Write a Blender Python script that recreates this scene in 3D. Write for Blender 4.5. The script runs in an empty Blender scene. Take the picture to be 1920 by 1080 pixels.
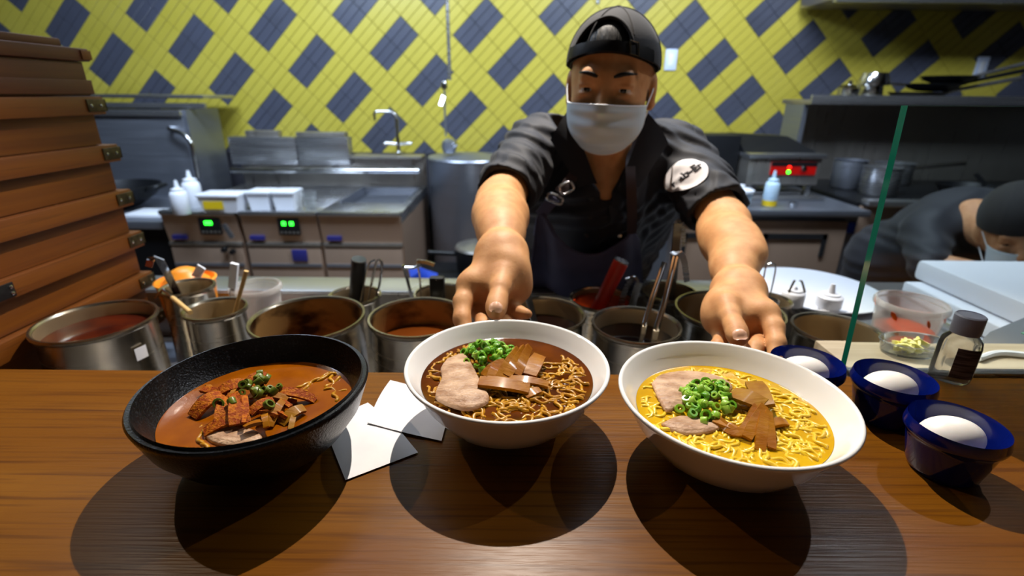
import bpy, bmesh, math, random
import numpy as np
from mathutils import Vector, Matrix, Euler
R = math.radians
random.seed(7)
scene = bpy.context.scene
col = scene.collection

# ------------------------------------------------------------------ camera
FPX, PITCH, ROLL, CAMZ = 942.0, 21.1, 0.5, 1.4
th, ro = R(PITCH), R(ROLL)
FW = Vector((0, math.cos(th), -math.sin(th)))
_rt = Vector((1, 0, 0)); _up = _rt.cross(FW)
RT = math.cos(ro) * _rt + math.sin(ro) * _up
UP = -math.sin(ro) * _rt + math.cos(ro) * _up
cam = bpy.data.cameras.new('camera')
camo = bpy.data.objects.new('camera', cam); col.objects.link(camo)
camo.matrix_world = Matrix(((RT.x, UP.x, -FW.x, 0), (RT.y, UP.y, -FW.y, 0), (RT.z, UP.z, -FW.z, CAMZ), (0, 0, 0, 1)))
cam.sensor_width = 36.0
cam.lens = 36.0 * FPX / 1920.0
cam.clip_start = 0.02
cam.dof.use_dof = True
cam.dof.focus_distance = 0.48
cam.dof.aperture_fstop = 4.4
scene.camera = camo

# ------------------------------------------------------------------ world, lamps, exposure
world = bpy.data.worlds.new('room_light'); scene.world = world
world.use_nodes = True
world.node_tree.nodes['Background'].inputs[0].default_value = (0.55, 0.60, 0.70, 1)
world.node_tree.nodes['Background'].inputs[1].default_value = 0.05

def spot(name, loc, target, energy, color, size=70, blend=.4, radius=.012):
    l = bpy.data.lights.new(name, 'SPOT'); l.energy = energy; l.color = color
    l.spot_size = R(size); l.spot_blend = blend; l.shadow_soft_size = radius
    o = bpy.data.objects.new(name, l); col.objects.link(o); o.location = loc
    o.rotation_euler = (Vector(target) - Vector(loc)).to_track_quat('-Z', 'Y').to_euler()
    return o

def area(name, loc, target, energy, color, sx, sy):
    l = bpy.data.lights.new(name, 'AREA'); l.energy = energy; l.color = color
    l.shape = 'RECTANGLE'; l.size = sx; l.size_y = sy
    o = bpy.data.objects.new(name, l); col.objects.link(o); o.location = loc
    o.rotation_euler = (Vector(target) - Vector(loc)).to_track_quat('-Z', 'Y').to_euler()
    return o

spot('counter_spotlight', (0.04, 1.33, 2.45), (0.0, .54, 1.07), 128, (1.0, .90, .78), 78, .5, .008)
spot('counter_spotlight', (1.25, 1.12, 2.45), (0.22, .40, 1.07), 19, (.93, .95, 1.0), 50, .5, .008)
spot('counter_spotlight', (-1.25, 1.05, 2.45), (-.42, .45, 1.07), 17, (1.0, .78, .55), 55, .5, .008)
area('kitchen_ceiling_panel', (-1.1, 1.80, 2.75), (-1.1, 4.4, 0), 78, (.64, .79, 1.0), 1.2, .5)
area('kitchen_ceiling_panel', (0.9, 1.80, 2.75), (0.9, 4.4, 0), 70, (.72, .84, 1.0), 1.2, .5)
spot('added_wall_fill', (-1.3, -1.2, 2.7), (-1.3, -2.9, 1.1), 34, (.90, .92, 1.0), 100, .8, .06)  # added unseen spots: brighten the front wall for steel reflections and fill
spot('added_wall_fill', (1.3, -1.2, 2.7), (1.3, -2.9, 1.1), 34, (.86, .90, 1.0), 100, .8, .06)
scene.view_settings.view_transform = 'Standard'
scene.view_settings.look = 'None'
scene.view_settings.exposure = 0.35
scene.view_settings.gamma = 1.0
scene.view_settings.use_curve_mapping = False

# ------------------------------------------------------------------ pixel helpers (photograph measurements -> places in the room)
def ray(px, py): return FW + RT * ((px - 960) / FPX) - UP * ((py - 540) / FPX)
def atz(px, py, z):
    r = ray(px, py); return Vector((0, 0, CAMZ)) + r * ((z - CAMZ) / r.z)
def aty(px, py, y):
    r = ray(px, py); return Vector((0, 0, CAMZ)) + r * (y / r.y)
def proj(P):
    d = Vector(P) - Vector((0, 0, CAMZ)); k = d.dot(FW)
    return 960 + FPX * d.dot(RT) / k, 540 - FPX * d.dot(UP) / k

# ------------------------------------------------------------------ materials
def lin(c):
    if isinstance(c, str):
        c = [int(c[i:i + 2], 16) / 255 for i in (0, 2, 4)]
    return tuple((x / 12.92 if x <= .04045 else ((x + .055) / 1.055) ** 2.4) for x in c) + (1,)

MATS = {}
def mat(name, color, rough=.5, metal=0, var=None, scale=(8, 8, 8), detail=4, bump=0, bscale=None, ramp=(.35, .65),
        trans=0, ior=1.45, emit=0, sss=0, coat=0, rvar=0, spec=.5, aniso=0, sheen=0):
    m = bpy.data.materials.new(name); m.use_nodes = True
    nt = m.node_tree; b = nt.nodes['Principled BSDF']; L = nt.links
    c = lin(color)
    b.inputs['Base Color'].default_value = c
    b.inputs['Roughness'].default_value = rough
    b.inputs['Metallic'].default_value = metal
    b.inputs['IOR'].default_value = ior
    b.inputs['Specular IOR Level'].default_value = spec
    if trans: b.inputs['Transmission Weight'].default_value = trans
    if coat: b.inputs['Coat Weight'].default_value = coat; b.inputs['Coat Roughness'].default_value = .1
    if sheen: b.inputs['Sheen Weight'].default_value = sheen
    if aniso: b.inputs['Anisotropic'].default_value = aniso
    if sss:
        b.inputs['Subsurface Weight'].default_value = sss
        b.inputs['Subsurface Radius'].default_value = (.008, .004, .002)
        b.inputs['Subsurface Scale'].default_value = 1.0
    if emit:
        b.inputs['Emission Color'].default_value = c; b.inputs['Emission Strength'].default_value = emit
    if var or bump or rvar:
        tc = nt.nodes.new('ShaderNodeTexCoord'); mp = nt.nodes.new('ShaderNodeMapping')
        mp.inputs['Scale'].default_value = scale
        L.new(tc.outputs['Object'], mp.inputs['Vector'])
        n = nt.nodes.new('ShaderNodeTexNoise'); n.inputs['Scale'].default_value = 1
        n.inputs['Detail'].default_value = detail
        L.new(mp.outputs[0], n.inputs['Vector'])
        if var:
            r = nt.nodes.new('ShaderNodeValToRGB')
            r.color_ramp.elements[0].position = ramp[0]; r.color_ramp.elements[1].position = ramp[1]
            r.color_ramp.elements[0].color = c; r.color_ramp.elements[1].color = lin(var)
            L.new(n.outputs['Fac'], r.inputs[0]); L.new(r.outputs[0], b.inputs['Base Color'])
        if rvar:
            mr = nt.nodes.new('ShaderNodeMapRange')
            mr.inputs[1].default_value = .3; mr.inputs[2].default_value = .7
            mr.inputs[3].default_value = max(.02, rough - rvar); mr.inputs[4].default_value = rough + rvar
            L.new(n.outputs['Fac'], mr.inputs[0]); L.new(mr.outputs[0], b.inputs['Roughness'])
        if bump:
            src = n
            if bscale:
                mp2 = nt.nodes.new('ShaderNodeMapping'); mp2.inputs['Scale'].default_value = bscale
                L.new(tc.outputs['Object'], mp2.inputs['Vector'])
                src = nt.nodes.new('ShaderNodeTexNoise'); src.inputs['Scale'].default_value = 1; src.inputs['Detail'].default_value = 3
                L.new(mp2.outputs[0], src.inputs['Vector'])
            bp = nt.nodes.new('ShaderNodeBump'); bp.inputs['Strength'].default_value = bump
            bp.inputs['Distance'].default_value = .002
            L.new(src.outputs['Fac'], bp.inputs['Height']); L.new(bp.outputs[0], b.inputs['Normal'])
    MATS[name] = m
    return m

def add_pores(m, scale, dark, lo=.56, hi=.66, amt=.6):
    """second fine noise multiplied into the base colour (wood pores)"""
    nt = m.node_tree; L = nt.links; b = nt.nodes['Principled BSDF']
    src = b.inputs['Base Color'].links[0].from_socket
    tc = nt.nodes.new('ShaderNodeTexCoord'); mp = nt.nodes.new('ShaderNodeMapping'); mp.inputs['Scale'].default_value = scale
    L.new(tc.outputs['Object'], mp.inputs['Vector'])
    n = nt.nodes.new('ShaderNodeTexNoise'); n.inputs['Scale'].default_value = 1; n.inputs['Detail'].default_value = 5
    L.new(mp.outputs[0], n.inputs['Vector'])
    mr = nt.nodes.new('ShaderNodeMapRange'); mr.inputs[1].default_value = lo; mr.inputs[2].default_value = hi
    mr.inputs[3].default_value = 0; mr.inputs[4].default_value = amt
    L.new(n.outputs['Fac'], mr.inputs[0])
    mx = nt.nodes.new('ShaderNodeMixRGB'); mx.blend_type = 'MIX'
    L.new(mr.outputs[0], mx.inputs[0]); L.new(src, mx.inputs[1]); mx.inputs[2].default_value = lin(dark)
    L.new(mx.outputs[0], b.inputs['Base Color'])

M = MATS
mat('counter_wood', '653a08', .36, var='744809', scale=(1.1, 16, 30), detail=6, spec=.22, bump=.2, bscale=(14, 420, 30), ramp=(.3, .72), rvar=.06)
add_pores(M['counter_wood'], (5, 170, 60), '3e1e08', .50, .72, .75)
mat('box_wood', '5e2f07', .46, var='74420b', scale=(30, 2.2, 60), detail=6, bump=.1, bscale=(300, 9, 300), ramp=(.3, .75))
add_pores(M['box_wood'], (200, 6, 200), '3e1c04', .55, .7, .5)
mat('lid_wood', '4c220a', .5, var='5e3010', scale=(30, 3, 60), detail=5)
mat('bracket_metal', '4a4130', .5, 1, var='6a5c40', scale=(60, 60, 60))
mat('steel', 'c0c0c2', .27, .92, scale=(3, 3, 160), detail=3, bump=.05, rvar=.08)
mat('steel_polished', 'c9c9c9', .14, 1, rvar=.05, scale=(40, 40, 40))
mat('steel_dark', '90949e', .38, .8, rvar=.08, scale=(4, 4, 60))
mat('steel_panel', 'aaa49c', .34, .85, rvar=.08, scale=(60, 3, 3))
mat('steel_pot', 'b3a894', .24, 1, scale=(1.5, 1.5, 120), bump=.04, rvar=.07)
mat('steel_pot_inner', 'b09c7c', .36, .75, rvar=.08, scale=(30, 30, 30))
mat('stained_inner', 'a07a48', .4, .6, var='2c1608', scale=(9, 9, 16), ramp=(.45, .58), detail=5)
mat('black_metal', '141518', .45, .3)
mat('black_plastic', '101012', .4)
mat('gap_shade', '0a0a0c', .8)
mat('white_china', 'e9e7e4', .09, coat=.4)
mat('black_glaze', '090a0c', .28, var='262a30', scale=(420, 420, 420), detail=2, bump=.35, bscale=(500, 500, 500), ramp=(.56, .70), coat=.15)
mat('blue_glaze', '06145e', .12, coat=.4)
mat('egg_shell', 'efeae4', .38, sss=.15, bump=.03, scale=(300, 300, 300))
mat('paper', 'eceaec', .7, var='dedde2', scale=(18, 18, 18), bump=.15)
mat('glass', 'f2faf6', 0.01, trans=1, ior=1.46)
mat('glass_edge', '0d5a48', .12, coat=.3)
mat('clear_plastic', 'eef0f0', .08, trans=.95, ior=1.35)
mat('gel', 'd8d4d0', .03, trans=.93, ior=1.33)
mat('milky_plastic', 'f0ece8', .22, trans=.74, ior=1.12)
mat('white_plastic', 'e2e4ea', .38)
mat('bluish_plastic', 'b9d2e4', .35, sss=.1)
mat('cap_plastic', '8f90a2', .4)
mat('print_label', '6a5c5e', .5, var='3a2e30', scale=(30, 30, 420), detail=2, ramp=(.42, .55))
mat('yellow_label', 'd8b818', .5)
mat('board_plastic', 'e8e8ee', .45, bump=.05, scale=(80, 80, 80))
mat('red_plastic', 'b41c0a', .3, coat=.3)
mat('red_sauce', 'b02a08', .2, var='c84010', scale=(40, 40, 40))
mat('orange_sauce', 'd85006', .3, spec=.2, var='c04004', scale=(60, 60, 60))
mat('chili_broth', '34100a', .08, var='4c1a0a', scale=(30, 30, 30))
mat('soy_liquid', '120806', .05)
mat('brown_liquid', '5c2c0c', .1)
mat('bamboo_stick', 'c8a468', .5)
mat('orange_food', 'f08a1c', .4, var='f8a030', scale=(40, 40, 40))
mat('lemon_food', 'e4d84c', .4, var='f4f0c0', scale=(60, 60, 60))
mat('pale_ledge', 'b9ab92', .45, var='9a8a70', scale=(3, 60, 60), detail=5)
mat('green_tape', '4c8468', .35)
mat('blue_cloth', '0c3aa8', .7)
mat('tile_yellow', 'b8aa46', .32, var='b0a23c', scale=(2.5, 2.5, 2.5), coat=.15)
mat('tile_grey', '42444f', .32, var='494c5a', scale=(2.5, 2.5, 2.5), coat=.15)
mat('grout', '4e4e30', .8)
mat('dining_paint', '948c86', .8)
mat('dark_wall', '2e2d33', .5)
mat('floor_tile', '8a7058', .5, var='745c48', scale=(5, 5, 5))
mat('ceiling_paint', 'a4a8b0', .8)
mat('panel_front', 'b89c86', .36, .55, rvar=.06, scale=(60, 3, 3))
mat('green_led', '2aff30', .4, emit=5)
mat('red_led', 'ff2010', .4, emit=3)
mat('red_panel', 'a00c08', .3, emit=.25)
mat('badge_blue', '2c2c70', .4)
mat('outlet_plastic', 'c8d4ec', .4)
# people
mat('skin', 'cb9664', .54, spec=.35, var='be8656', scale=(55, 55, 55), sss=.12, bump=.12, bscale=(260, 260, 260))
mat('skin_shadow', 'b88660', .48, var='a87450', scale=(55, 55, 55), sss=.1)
mat('nail', 'd4a486', .3, coat=.25)
mat('hair', '0c0908', .42, bump=.8, scale=(160, 30, 500), bscale=(420, 40, 60))
mat('eye_white', 'c8c0b8', .2)
mat('iris', '120a08', .12)
mat('shirt', '12131c', .70, bump=.35, scale=(26, 26, 26), detail=4, sheen=.06)
mat('shirt_button', '0c0c10', .3)
mat('apron', '4c4c68', .8, var='40405a', scale=(14, 14, 14), bump=.4, bscale=(22, 22, 22), sheen=.08)
mat('strap_brown', '3a2c2e', .7)
mat('cap_cloth', '171313', .85, bump=.25, scale=(380, 380, 380), sheen=.06)
mat('mask_cloth', 'c6d8e4', .7, sss=.05, bump=.1, scale=(400, 400, 400))
mat('mask_edge', 'e8ecf0', .7)
mat('patch_white', 'eae6e8', .7)
mat('patch_ink', '14121a', .7)
mat('trousers', '15151c', .8)
mat('shoe', '0c0c0c', .5)
# food
mat('broth_soy', '5e2c00', .08, spec=.3, var='3e1a00', scale=(26, 26, 26), bump=.04, bscale=(90, 90, 90))
mat('broth_salt', 'c8a012', .10, var='b88a08', scale=(22, 22, 22), bump=.05, bscale=(70, 70, 70))
mat('broth_spicy', '8a4a04', .14, spec=.35, var='763a02', scale=(30, 30, 30), bump=.06, bscale=(200, 200, 200))
mat('noodle_dark', 'bc8614', .28, var='986408', scale=(60, 60, 60), spec=.3, coat=.15)
mat('noodle_pale', 'e2c02c', .3, var='d4aa18', scale=(60, 60, 60), coat=.1)
mat('pork', '8e6646', .45, spec=.3, var='c2a082', scale=(55, 85, 60), detail=8, bump=.8, bscale=(160, 260, 160), sss=.08, ramp=(.30, .62))
mat('menma', '884e00', .45, spec=.15, coat=.2, var='9c6404', scale=(60, 60, 60), bump=.3, bscale=(90, 300, 90))
mat('menma_pale', '845408', .5, spec=.12, coat=.1, var='966a12', scale=(60, 60, 60), bump=.3, bscale=(90, 300, 90))
mat('spiced', '863600', .6, spec=.15, var='ac6004', scale=(260, 260, 260), detail=4, bump=.6, bscale=(600, 600, 600), ramp=(.42, .62))
mat('scallion_bright', '78ac18', .35, var='a4c850', scale=(120, 120, 120), sss=.15, coat=.2)
mat('scallion_deep', '4a8c10', .35, var='74a828', scale=(120, 120, 120), sss=.15, coat=.2)
mat('scallion_dull', '4a5a14', .35, var='6a7420', scale=(120, 120, 120))

# ------------------------------------------------------------------ mesh builder
class MB:
    def __init__(s): s.v = []; s.f = []; s.mi = []
    def add(s, vs, fs, m=0):
        o = len(s.v); s.v += [tuple(v) for v in vs]; s.f += [tuple(i + o for i in f) for f in fs]; s.mi += [m] * len(fs)
        return s
    def box(s, x0, x1, y0, y1, z0, z1, b=0, m=0):
        if b <= 0:
            vs = [(x, y, z) for x in (x0, x1) for y in (y0, y1) for z in (z0, z1)]
            fs = [(0, 1, 3, 2), (4, 6, 7, 5), (0, 4, 5, 1), (2, 3, 7, 6), (0, 2, 6, 4), (1, 5, 7, 3)]
            return s.add(vs, fs, m)
        bm = bmesh.new(); bmesh.ops.create_cube(bm, size=1)
        for v in bm.verts:
            v.co = Vector(((x0 + x1) / 2 + v.co.x * (x1 - x0), (y0 + y1) / 2 + v.co.y * (y1 - y0), (z0 + z1) / 2 + v.co.z * (z1 - z0)))
        bmesh.ops.bevel(bm, geom=bm.edges[:], offset=b, segments=2, profile=.6, affect='EDGES')
        bm.verts.index_update()
        s.add([v.co for v in bm.verts], [[v.index for v in f.verts] for f in bm.faces], m); bm.free()
        return s
    def lathe(s, prof, c=(0, 0, 0), n=48, m=0, rot=None, sx=1, sy=1, closed=False, cap=True, zs=1):
        c = Vector(c); vs = []; prof = [(r, z * zs) for r, z in prof]
        for r, z in prof:
            for k in range(n):
                a = 2 * math.pi * k / n
                p = Vector((r * math.cos(a) * sx, r * math.sin(a) * sy, z))
                if rot is not None: p = rot @ p
                vs.append(p + c)
        fs = []
        pairs = len(prof) if closed else len(prof) - 1
        for i in range(pairs):
            i2 = (i + 1) % len(prof)
            for k in range(n):
                k2 = (k + 1) % n
                fs.append((i * n + k, i * n + k2, i2 * n + k2, i2 * n + k))
        if not closed and cap:
            if prof[0][0] > 1e-6: fs.append(tuple(range(n - 1, -1, -1)))
            if prof[-1][0] > 1e-6: fs.append(tuple(range((len(prof) - 1) * n, len(prof) * n)))
        return s.add(vs, fs, m)
    def tube(s, pts, r, n=8, m=0, cap=True, sx=1, up=None):
        pts = [Vector(p) for p in pts]; N = len(pts)
        rs = r if isinstance(r, (list, tuple)) else [r] * N
        vs = []; prev = None
        for i, p in enumerate(pts):
            t = (pts[min(i + 1, N - 1)] - pts[max(i - 1, 0)])
            t = t.normalized() if t.length > 1e-9 else Vector((0, 0, 1))
            if prev is None:
                a = Vector(up) if up is not None else (Vector((0, 0, 1)) if abs(t.z) < .9 else Vector((1, 0, 0)))
                u = (a - t * a.dot(t)).normalized()
            else:
                u = (prev - t * prev.dot(t)); u = u.normalized() if u.length > 1e-6 else prev
            prev = u; w = t.cross(u)
            for k in range(n):
                a = 2 * math.pi * k / n
                vs.append(p + (u * math.cos(a) + w * math.sin(a) * sx) * rs[i])
        fs = [(i * n + k, i * n + (k + 1) % n, (i + 1) * n + (k + 1) % n, (i + 1) * n + k) for i in range(N - 1) for k in range(n)]
        if cap: fs += [tuple(range(n - 1, -1, -1)), tuple(range((N - 1) * n, N * n))]
        return s.add(vs, fs, m)
    def strip(s, pts, side, w, t, m=0):
        """flat bar along pts; side = width direction, w width(s), t thickness"""
        pts = [Vector(p) for p in pts]; N = len(pts)
        ws = w if isinstance(w, (list, tuple)) else [w] * N
        sd = side if isinstance(side, list) else [side] * N
        vs = []
        for i, p in enumerate(pts):
            tg = (pts[min(i + 1, N - 1)] - pts[max(i - 1, 0)]).normalized()
            u = Vector(sd[i]); u = (u - tg * u.dot(tg)).normalized(); nn = tg.cross(u)
            for a, b in ((-1, -1), (1, -1), (1, 1), (-1, 1)):
                vs.append(p + u * a * ws[i] / 2 + nn * b * t / 2)
        fs = [(i * 4 + k, i * 4 + (k + 1) % 4, (i + 1) * 4 + (k + 1) % 4, (i + 1) * 4 + k) for i in range(N - 1) for k in range(4)]
        fs += [(3, 2, 1, 0), tuple((N - 1) * 4 + k for k in range(4))]
        return s.add(vs, fs, m)
    def grid(s, rows, t, m=0, closed_u=False):
        """thick sheet through rows of points (list of lists), thickness t along normals"""
        A = np.array([[tuple(p) for p in r] for r in rows]); nu, nv = A.shape[:2]
        du = np.gradient(A, axis=0); dv = np.gradient(A, axis=1)
        nn = np.cross(du, dv); nn /= np.linalg.norm(nn, axis=2, keepdims=True) + 1e-12
        B = A + nn * t
        V = np.concatenate([A.reshape(-1, 3), B.reshape(-1, 3)]); o = nu * nv
        fs = []
        for i in range(nu - 1):
            for j in range(nv - 1):
                a, b, c, d = i * nv + j, (i + 1) * nv + j, (i + 1) * nv + j + 1, i * nv + j + 1
                fs += [(d, c, b, a), (a + o, b + o, c + o, d + o)]
        for i in range(nu - 1):
            for j in (0, nv - 1):
                a, b = i * nv + j, (i + 1) * nv + j; fs.append((a, b, b + o, a + o) if j == 0 else (b, a, a + o, b + o))
        for j in range(nv - 1):
            for i in (0, nu - 1):
                a, b = i * nv + j, i * nv + j + 1; fs.append((b, a, a + o, b + o) if i == 0 else (a, b, b + o, a + o))
        return s.add(V, fs, m)
    def slab(s, poly, z0, z1, m=0, bulge=0, tilt=(0, 0)):
        """prism with an outline polygon (x,y) and a softly rounded top"""
        P = [Vector((p[0], p[1], 0)) for p in poly]; c = sum(P, Vector()) / len(P); n = len(P)
        def ring(f, z): return [(c.x + (p.x - c.x) * f, c.y + (p.y - c.y) * f, z + (p.x - c.x) * f * tilt[0] + (p.y - c.y) * f * tilt[1]) for p in P]
        vs = ring(.94, z0) + ring(1.0, z0 + (z1 - z0) * .35) + ring(.985, z0 + (z1 - z0) * .8) + ring(.93, z1) + ring(.5, z1 + bulge) + [(c.x, c.y, z1 + bulge)]
        fs = [tuple(range(n - 1, -1, -1))]
        for q in range(4):
            fs += [(q * n + k, q * n + (k + 1) % n, (q + 1) * n + (k + 1) % n, (q + 1) * n + k) for k in range(n)]
        fs += [(4 * n + k, 4 * n + (k + 1) % n, 5 * n) for k in range(n)]
        return s.add(vs, fs, m)
    def mesh(s, name, mats, smooth=40):
        me = bpy.data.meshes.new(name); me.from_pydata(s.v, [], s.f); me.update()
        for k in (mats if isinstance(mats, (list, tuple)) else [mats]): me.materials.append(M[k])
        if any(s.mi): me.polygons.foreach_set('material_index', s.mi)
        if smooth:
            me.shade_smooth(); me.set_sharp_from_angle(angle=R(smooth))
        return me

def inv_of(p): return p.matrix_basis.inverted()
def mk(name, mb, mats, parent=None, world=True, smooth=40):
    me = mb if isinstance(mb, bpy.types.Mesh) else mb.mesh(name, mats, smooth)
    o = bpy.data.objects.new(name, me); col.objects.link(o)
    if parent is not None:
        o.parent = parent
        if world and parent.parent is None and parent.type == 'EMPTY': o.matrix_parent_inverse = inv_of(parent)
        elif world and parent.parent is None: o.matrix_parent_inverse = inv_of(parent)
    return o
def tag(o, label=None, cat=None, group=None, kind=None):
    if label: o['label'] = label
    if cat: o['category'] = cat
    if group: o['group'] = group
    if kind: o['kind'] = kind
    return o
def thing(name, label, cat, loc=(0, 0, 0), rz=0, group=None):
    o = bpy.data.objects.new(name, None); col.objects.link(o); o.empty_display_size = .05
    o.location = loc; o.rotation_euler = (0, 0, rz)
    return tag(o, label, cat, group)
def copy_tree(o, parent=None):
    c = o.copy(); col.objects.link(c)
    if parent is not None:
        c.parent = parent; c.matrix_parent_inverse = o.matrix_parent_inverse
    for ch in list(o.children): copy_tree(ch, c)
    return c
def arc(p0, p1, h, n=9, d=(0, 0, 1)):
    p0, p1, d = Vector(p0), Vector(p1), Vector(d)
    return [p0.lerp(p1, i / (n - 1)) + d * h * 4 * (i / (n - 1)) * (1 - i / (n - 1)) for i in range(n)]
def smooth_path(pts, n=6):
    """Catmull-Rom through points"""
    P = [Vector(p) for p in pts]; P = [P[0] * 2 - P[1]] + P + [P[-1] * 2 - P[-2]]; out = []
    for i in range(1, len(P) - 2):
        for k in range(n):
            t = k / n; a, b, c, d = P[i - 1:i + 3]
            out.append(.5 * ((2 * b) + (c - a) * t + (2 * a - 5 * b + 4 * c - d) * t * t + (3 * b - a - 3 * c + d) * t ** 3))
    return out + [P[-2]]

# ------------------------------------------------------------------ implicit surfaces (organic shapes)
def _cap(a, b, ra, rb):
    a = np.array(a, float); b = np.array(b, float); ba = b - a; L2 = float(ba @ ba) + 1e-12
    def f(P):
        t = np.clip((P - a) @ ba / L2, 0, 1)
        return np.linalg.norm(P - a - t[:, None] * ba, axis=1) - (ra + (rb - ra) * t)
    c = (a + b) / 2; return f, c, math.sqrt(L2) / 2 + max(ra, rb)
def _ell(c, r, rot=None):
    c = np.array(c, float); r = np.array(r, float); Q = np.eye(3) if rot is None else np.array(rot)
    def f(P):
        q = (P - c) @ Q
        k0 = np.linalg.norm(q / r, axis=1); k1 = np.linalg.norm(q / r ** 2, axis=1) + 1e-9
        return k0 * (k0 - 1) / k1
    return f, c, float(r.max())
def smin(a, b, k):
    h = np.clip(.5 + .5 * (b - a) / k, 0, 1)
    return b + (a - b) * h - k * h * (1 - h)
FAR = .5
def usum(P, prims, k, bc, br):
    d = None
    for f, c, r in prims:
        if np.linalg.norm(c - bc) > r + br + .06: continue
        x = f(P); d = x if d is None else smin(d, x, k)
    return np.full(len(P), FAR) if d is None else d
def sdf_mesh(fn, lo, hi, h, B=20):
    """sparse surface nets; fn(P, centre, radius) -> distance"""
    lo = np.array(lo, float); n = np.ceil((np.array(hi) - lo) / h / B).astype(int)
    g = np.stack(np.meshgrid(*[np.arange(B + 1)] * 3, indexing='ij'), -1)
    rad = B * h * math.sqrt(3) / 2
    N = (n * B + 2).astype(np.int64)
    ids = []; pos = []; quads = []
    cid = lambda a: (a[:, 0] * N[1] + a[:, 1]) * N[2] + a[:, 2]
    for bi in range(n[0]):
        for bj in range(n[1]):
            for bk in range(n[2]):
                base = np.array((bi, bj, bk)) * B
                c = lo + (base + B / 2) * h
                if abs(fn(c[None], c, .001)[0]) > rad * 1.5 + .012: continue
                P = lo + (base + g.reshape(-1, 3)) * h
                D = fn(P, c, rad).reshape(B + 1, B + 1, B + 1)
                S = D < 0
                if S.all() or not S.any(): continue
                s8 = [S[i:B + i, j:B + j, k:B + k] for i in (0, 1) for j in (0, 1) for k in (0, 1)]
                cnt = sum(x.astype(np.int8) for x in s8)
                act = np.argwhere((cnt > 0) & (cnt < 8))
                acc = np.zeros((len(act), 3)); w = np.zeros(len(act))
                for ax in range(3):
                    for u in (0, 1):
                        for v in (0, 1):
                            o0 = [0, 0, 0]; o0[(ax + 1) % 3] = u; o0[(ax + 2) % 3] = v
                            a = act + o0; b = a.copy(); b[:, ax] += 1
                            da = D[tuple(a.T)]; db = D[tuple(b.T)]
                            m = (da < 0) != (db < 0)
                            t = np.where(m, da / np.where(m, da - db, 1), 0)
                            pt = a.astype(float); pt[:, ax] += t
                            acc += pt * m[:, None]; w += m
                ids.append(cid(act + base)); pos.append(lo + (base + acc / w[:, None]) * h)
                for ax in range(3):
                    sl0 = [slice(0, B)] * 3; sl1 = [slice(0, B)] * 3; sl1[ax] = slice(1, B + 1)
                    A0 = S[tuple(sl0)]; A1 = S[tuple(sl1)]
                    e = np.argwhere(A0 != A1)
                    if len(e) == 0: continue
                    flip = A0[tuple(e.T)]
                    e = e + base
                    u, v = (ax + 1) % 3, (ax + 2) % 3
                    eu = np.zeros(3, int); eu[u] = 1; ev = np.zeros(3, int); ev[v] = 1
                    ok = (e[:, u] > 0) & (e[:, v] > 0); e = e[ok]; flip = flip[ok]
                    q = np.stack([cid(e - eu - ev), cid(e - ev), cid(e), cid(e - eu)], 1)
                    q[~flip] = q[~flip][:, ::-1]
                    quads.append(q)
    ids = np.concatenate(ids); pos = np.concatenate(pos); quads = np.concatenate(quads)
    o = np.argsort(ids); ids = ids[o]; pos = pos[o]
    idx = np.searchsorted(ids, quads); idx = np.clip(idx, 0, len(ids) - 1)
    good = (ids[idx] == quads).all(1)
    return pos, idx[good]
def mesh_np(name, V, Q, mats):
    me = bpy.data.meshes.new(name)
    me.vertices.add(len(V)); me.vertices.foreach_set('co', V.astype(np.float32).ravel())
    me.loops.add(len(Q) * 4); me.loops.foreach_set('vertex_index', Q.astype(np.int32).ravel())
    me.polygons.add(len(Q)); me.polygons.foreach_set('loop_start', np.arange(len(Q), dtype=np.int32) * 4)
    me.update(calc_edges=True); me.validate()
    for k in (mats if isinstance(mats, (list, tuple)) else [mats]): me.materials.append(M[k])
    me.shade_smooth()
    return me
def relax(V, Q, it=2, lam=.5):
    """light Laplacian smoothing"""
    for _ in range(it):
        acc = np.zeros_like(V); w = np.zeros(len(V))
        for a, b in ((0, 1), (1, 2), (2, 3), (3, 0)):
            np.add.at(acc, Q[:, a], V[Q[:, b]]); np.add.at(acc, Q[:, b], V[Q[:, a]])
            np.add.at(w, Q[:, a], 1); np.add.at(w, Q[:, b], 1)
        V = V + (acc / np.maximum(w, 1)[:, None] - V) * lam
    return V
# ================================================================== THE SETTING
D = 3.55
tag(mk('floor', MB().box(-4.2, 4.2, -3.1, D + .2, -.05, 0), 'floor_tile'), 'dark kitchen floor', kind='structure')
tag(mk('ceiling', MB().box(-4.2, 4.2, -3.1, D + .2, 2.85, 2.9), 'ceiling_paint'), 'grey kitchen ceiling', kind='structure')
tag(mk('wall_left', MB().box(-4.2, -4.1, -3.0, D, 0, 2.85), 'dark_wall'), kind='structure')
tag(mk('wall_right', MB().box(4.1, 4.2, -3.0, D, 0, 2.85), 'dark_wall'), kind='structure')
tag(mk('wall_front', MB().box(-4.2, 4.2, -3.1, -3.0, 0, 2.85), 'dining_paint'), kind='structure')
wall = tag(mk('wall_back', MB().box(-4.1, 4.1, D + .006, D + .15, 0, 2.85), 'grout'), 'kitchen wall in a yellow and slate diagonal tile lattice', kind='structure')
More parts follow.
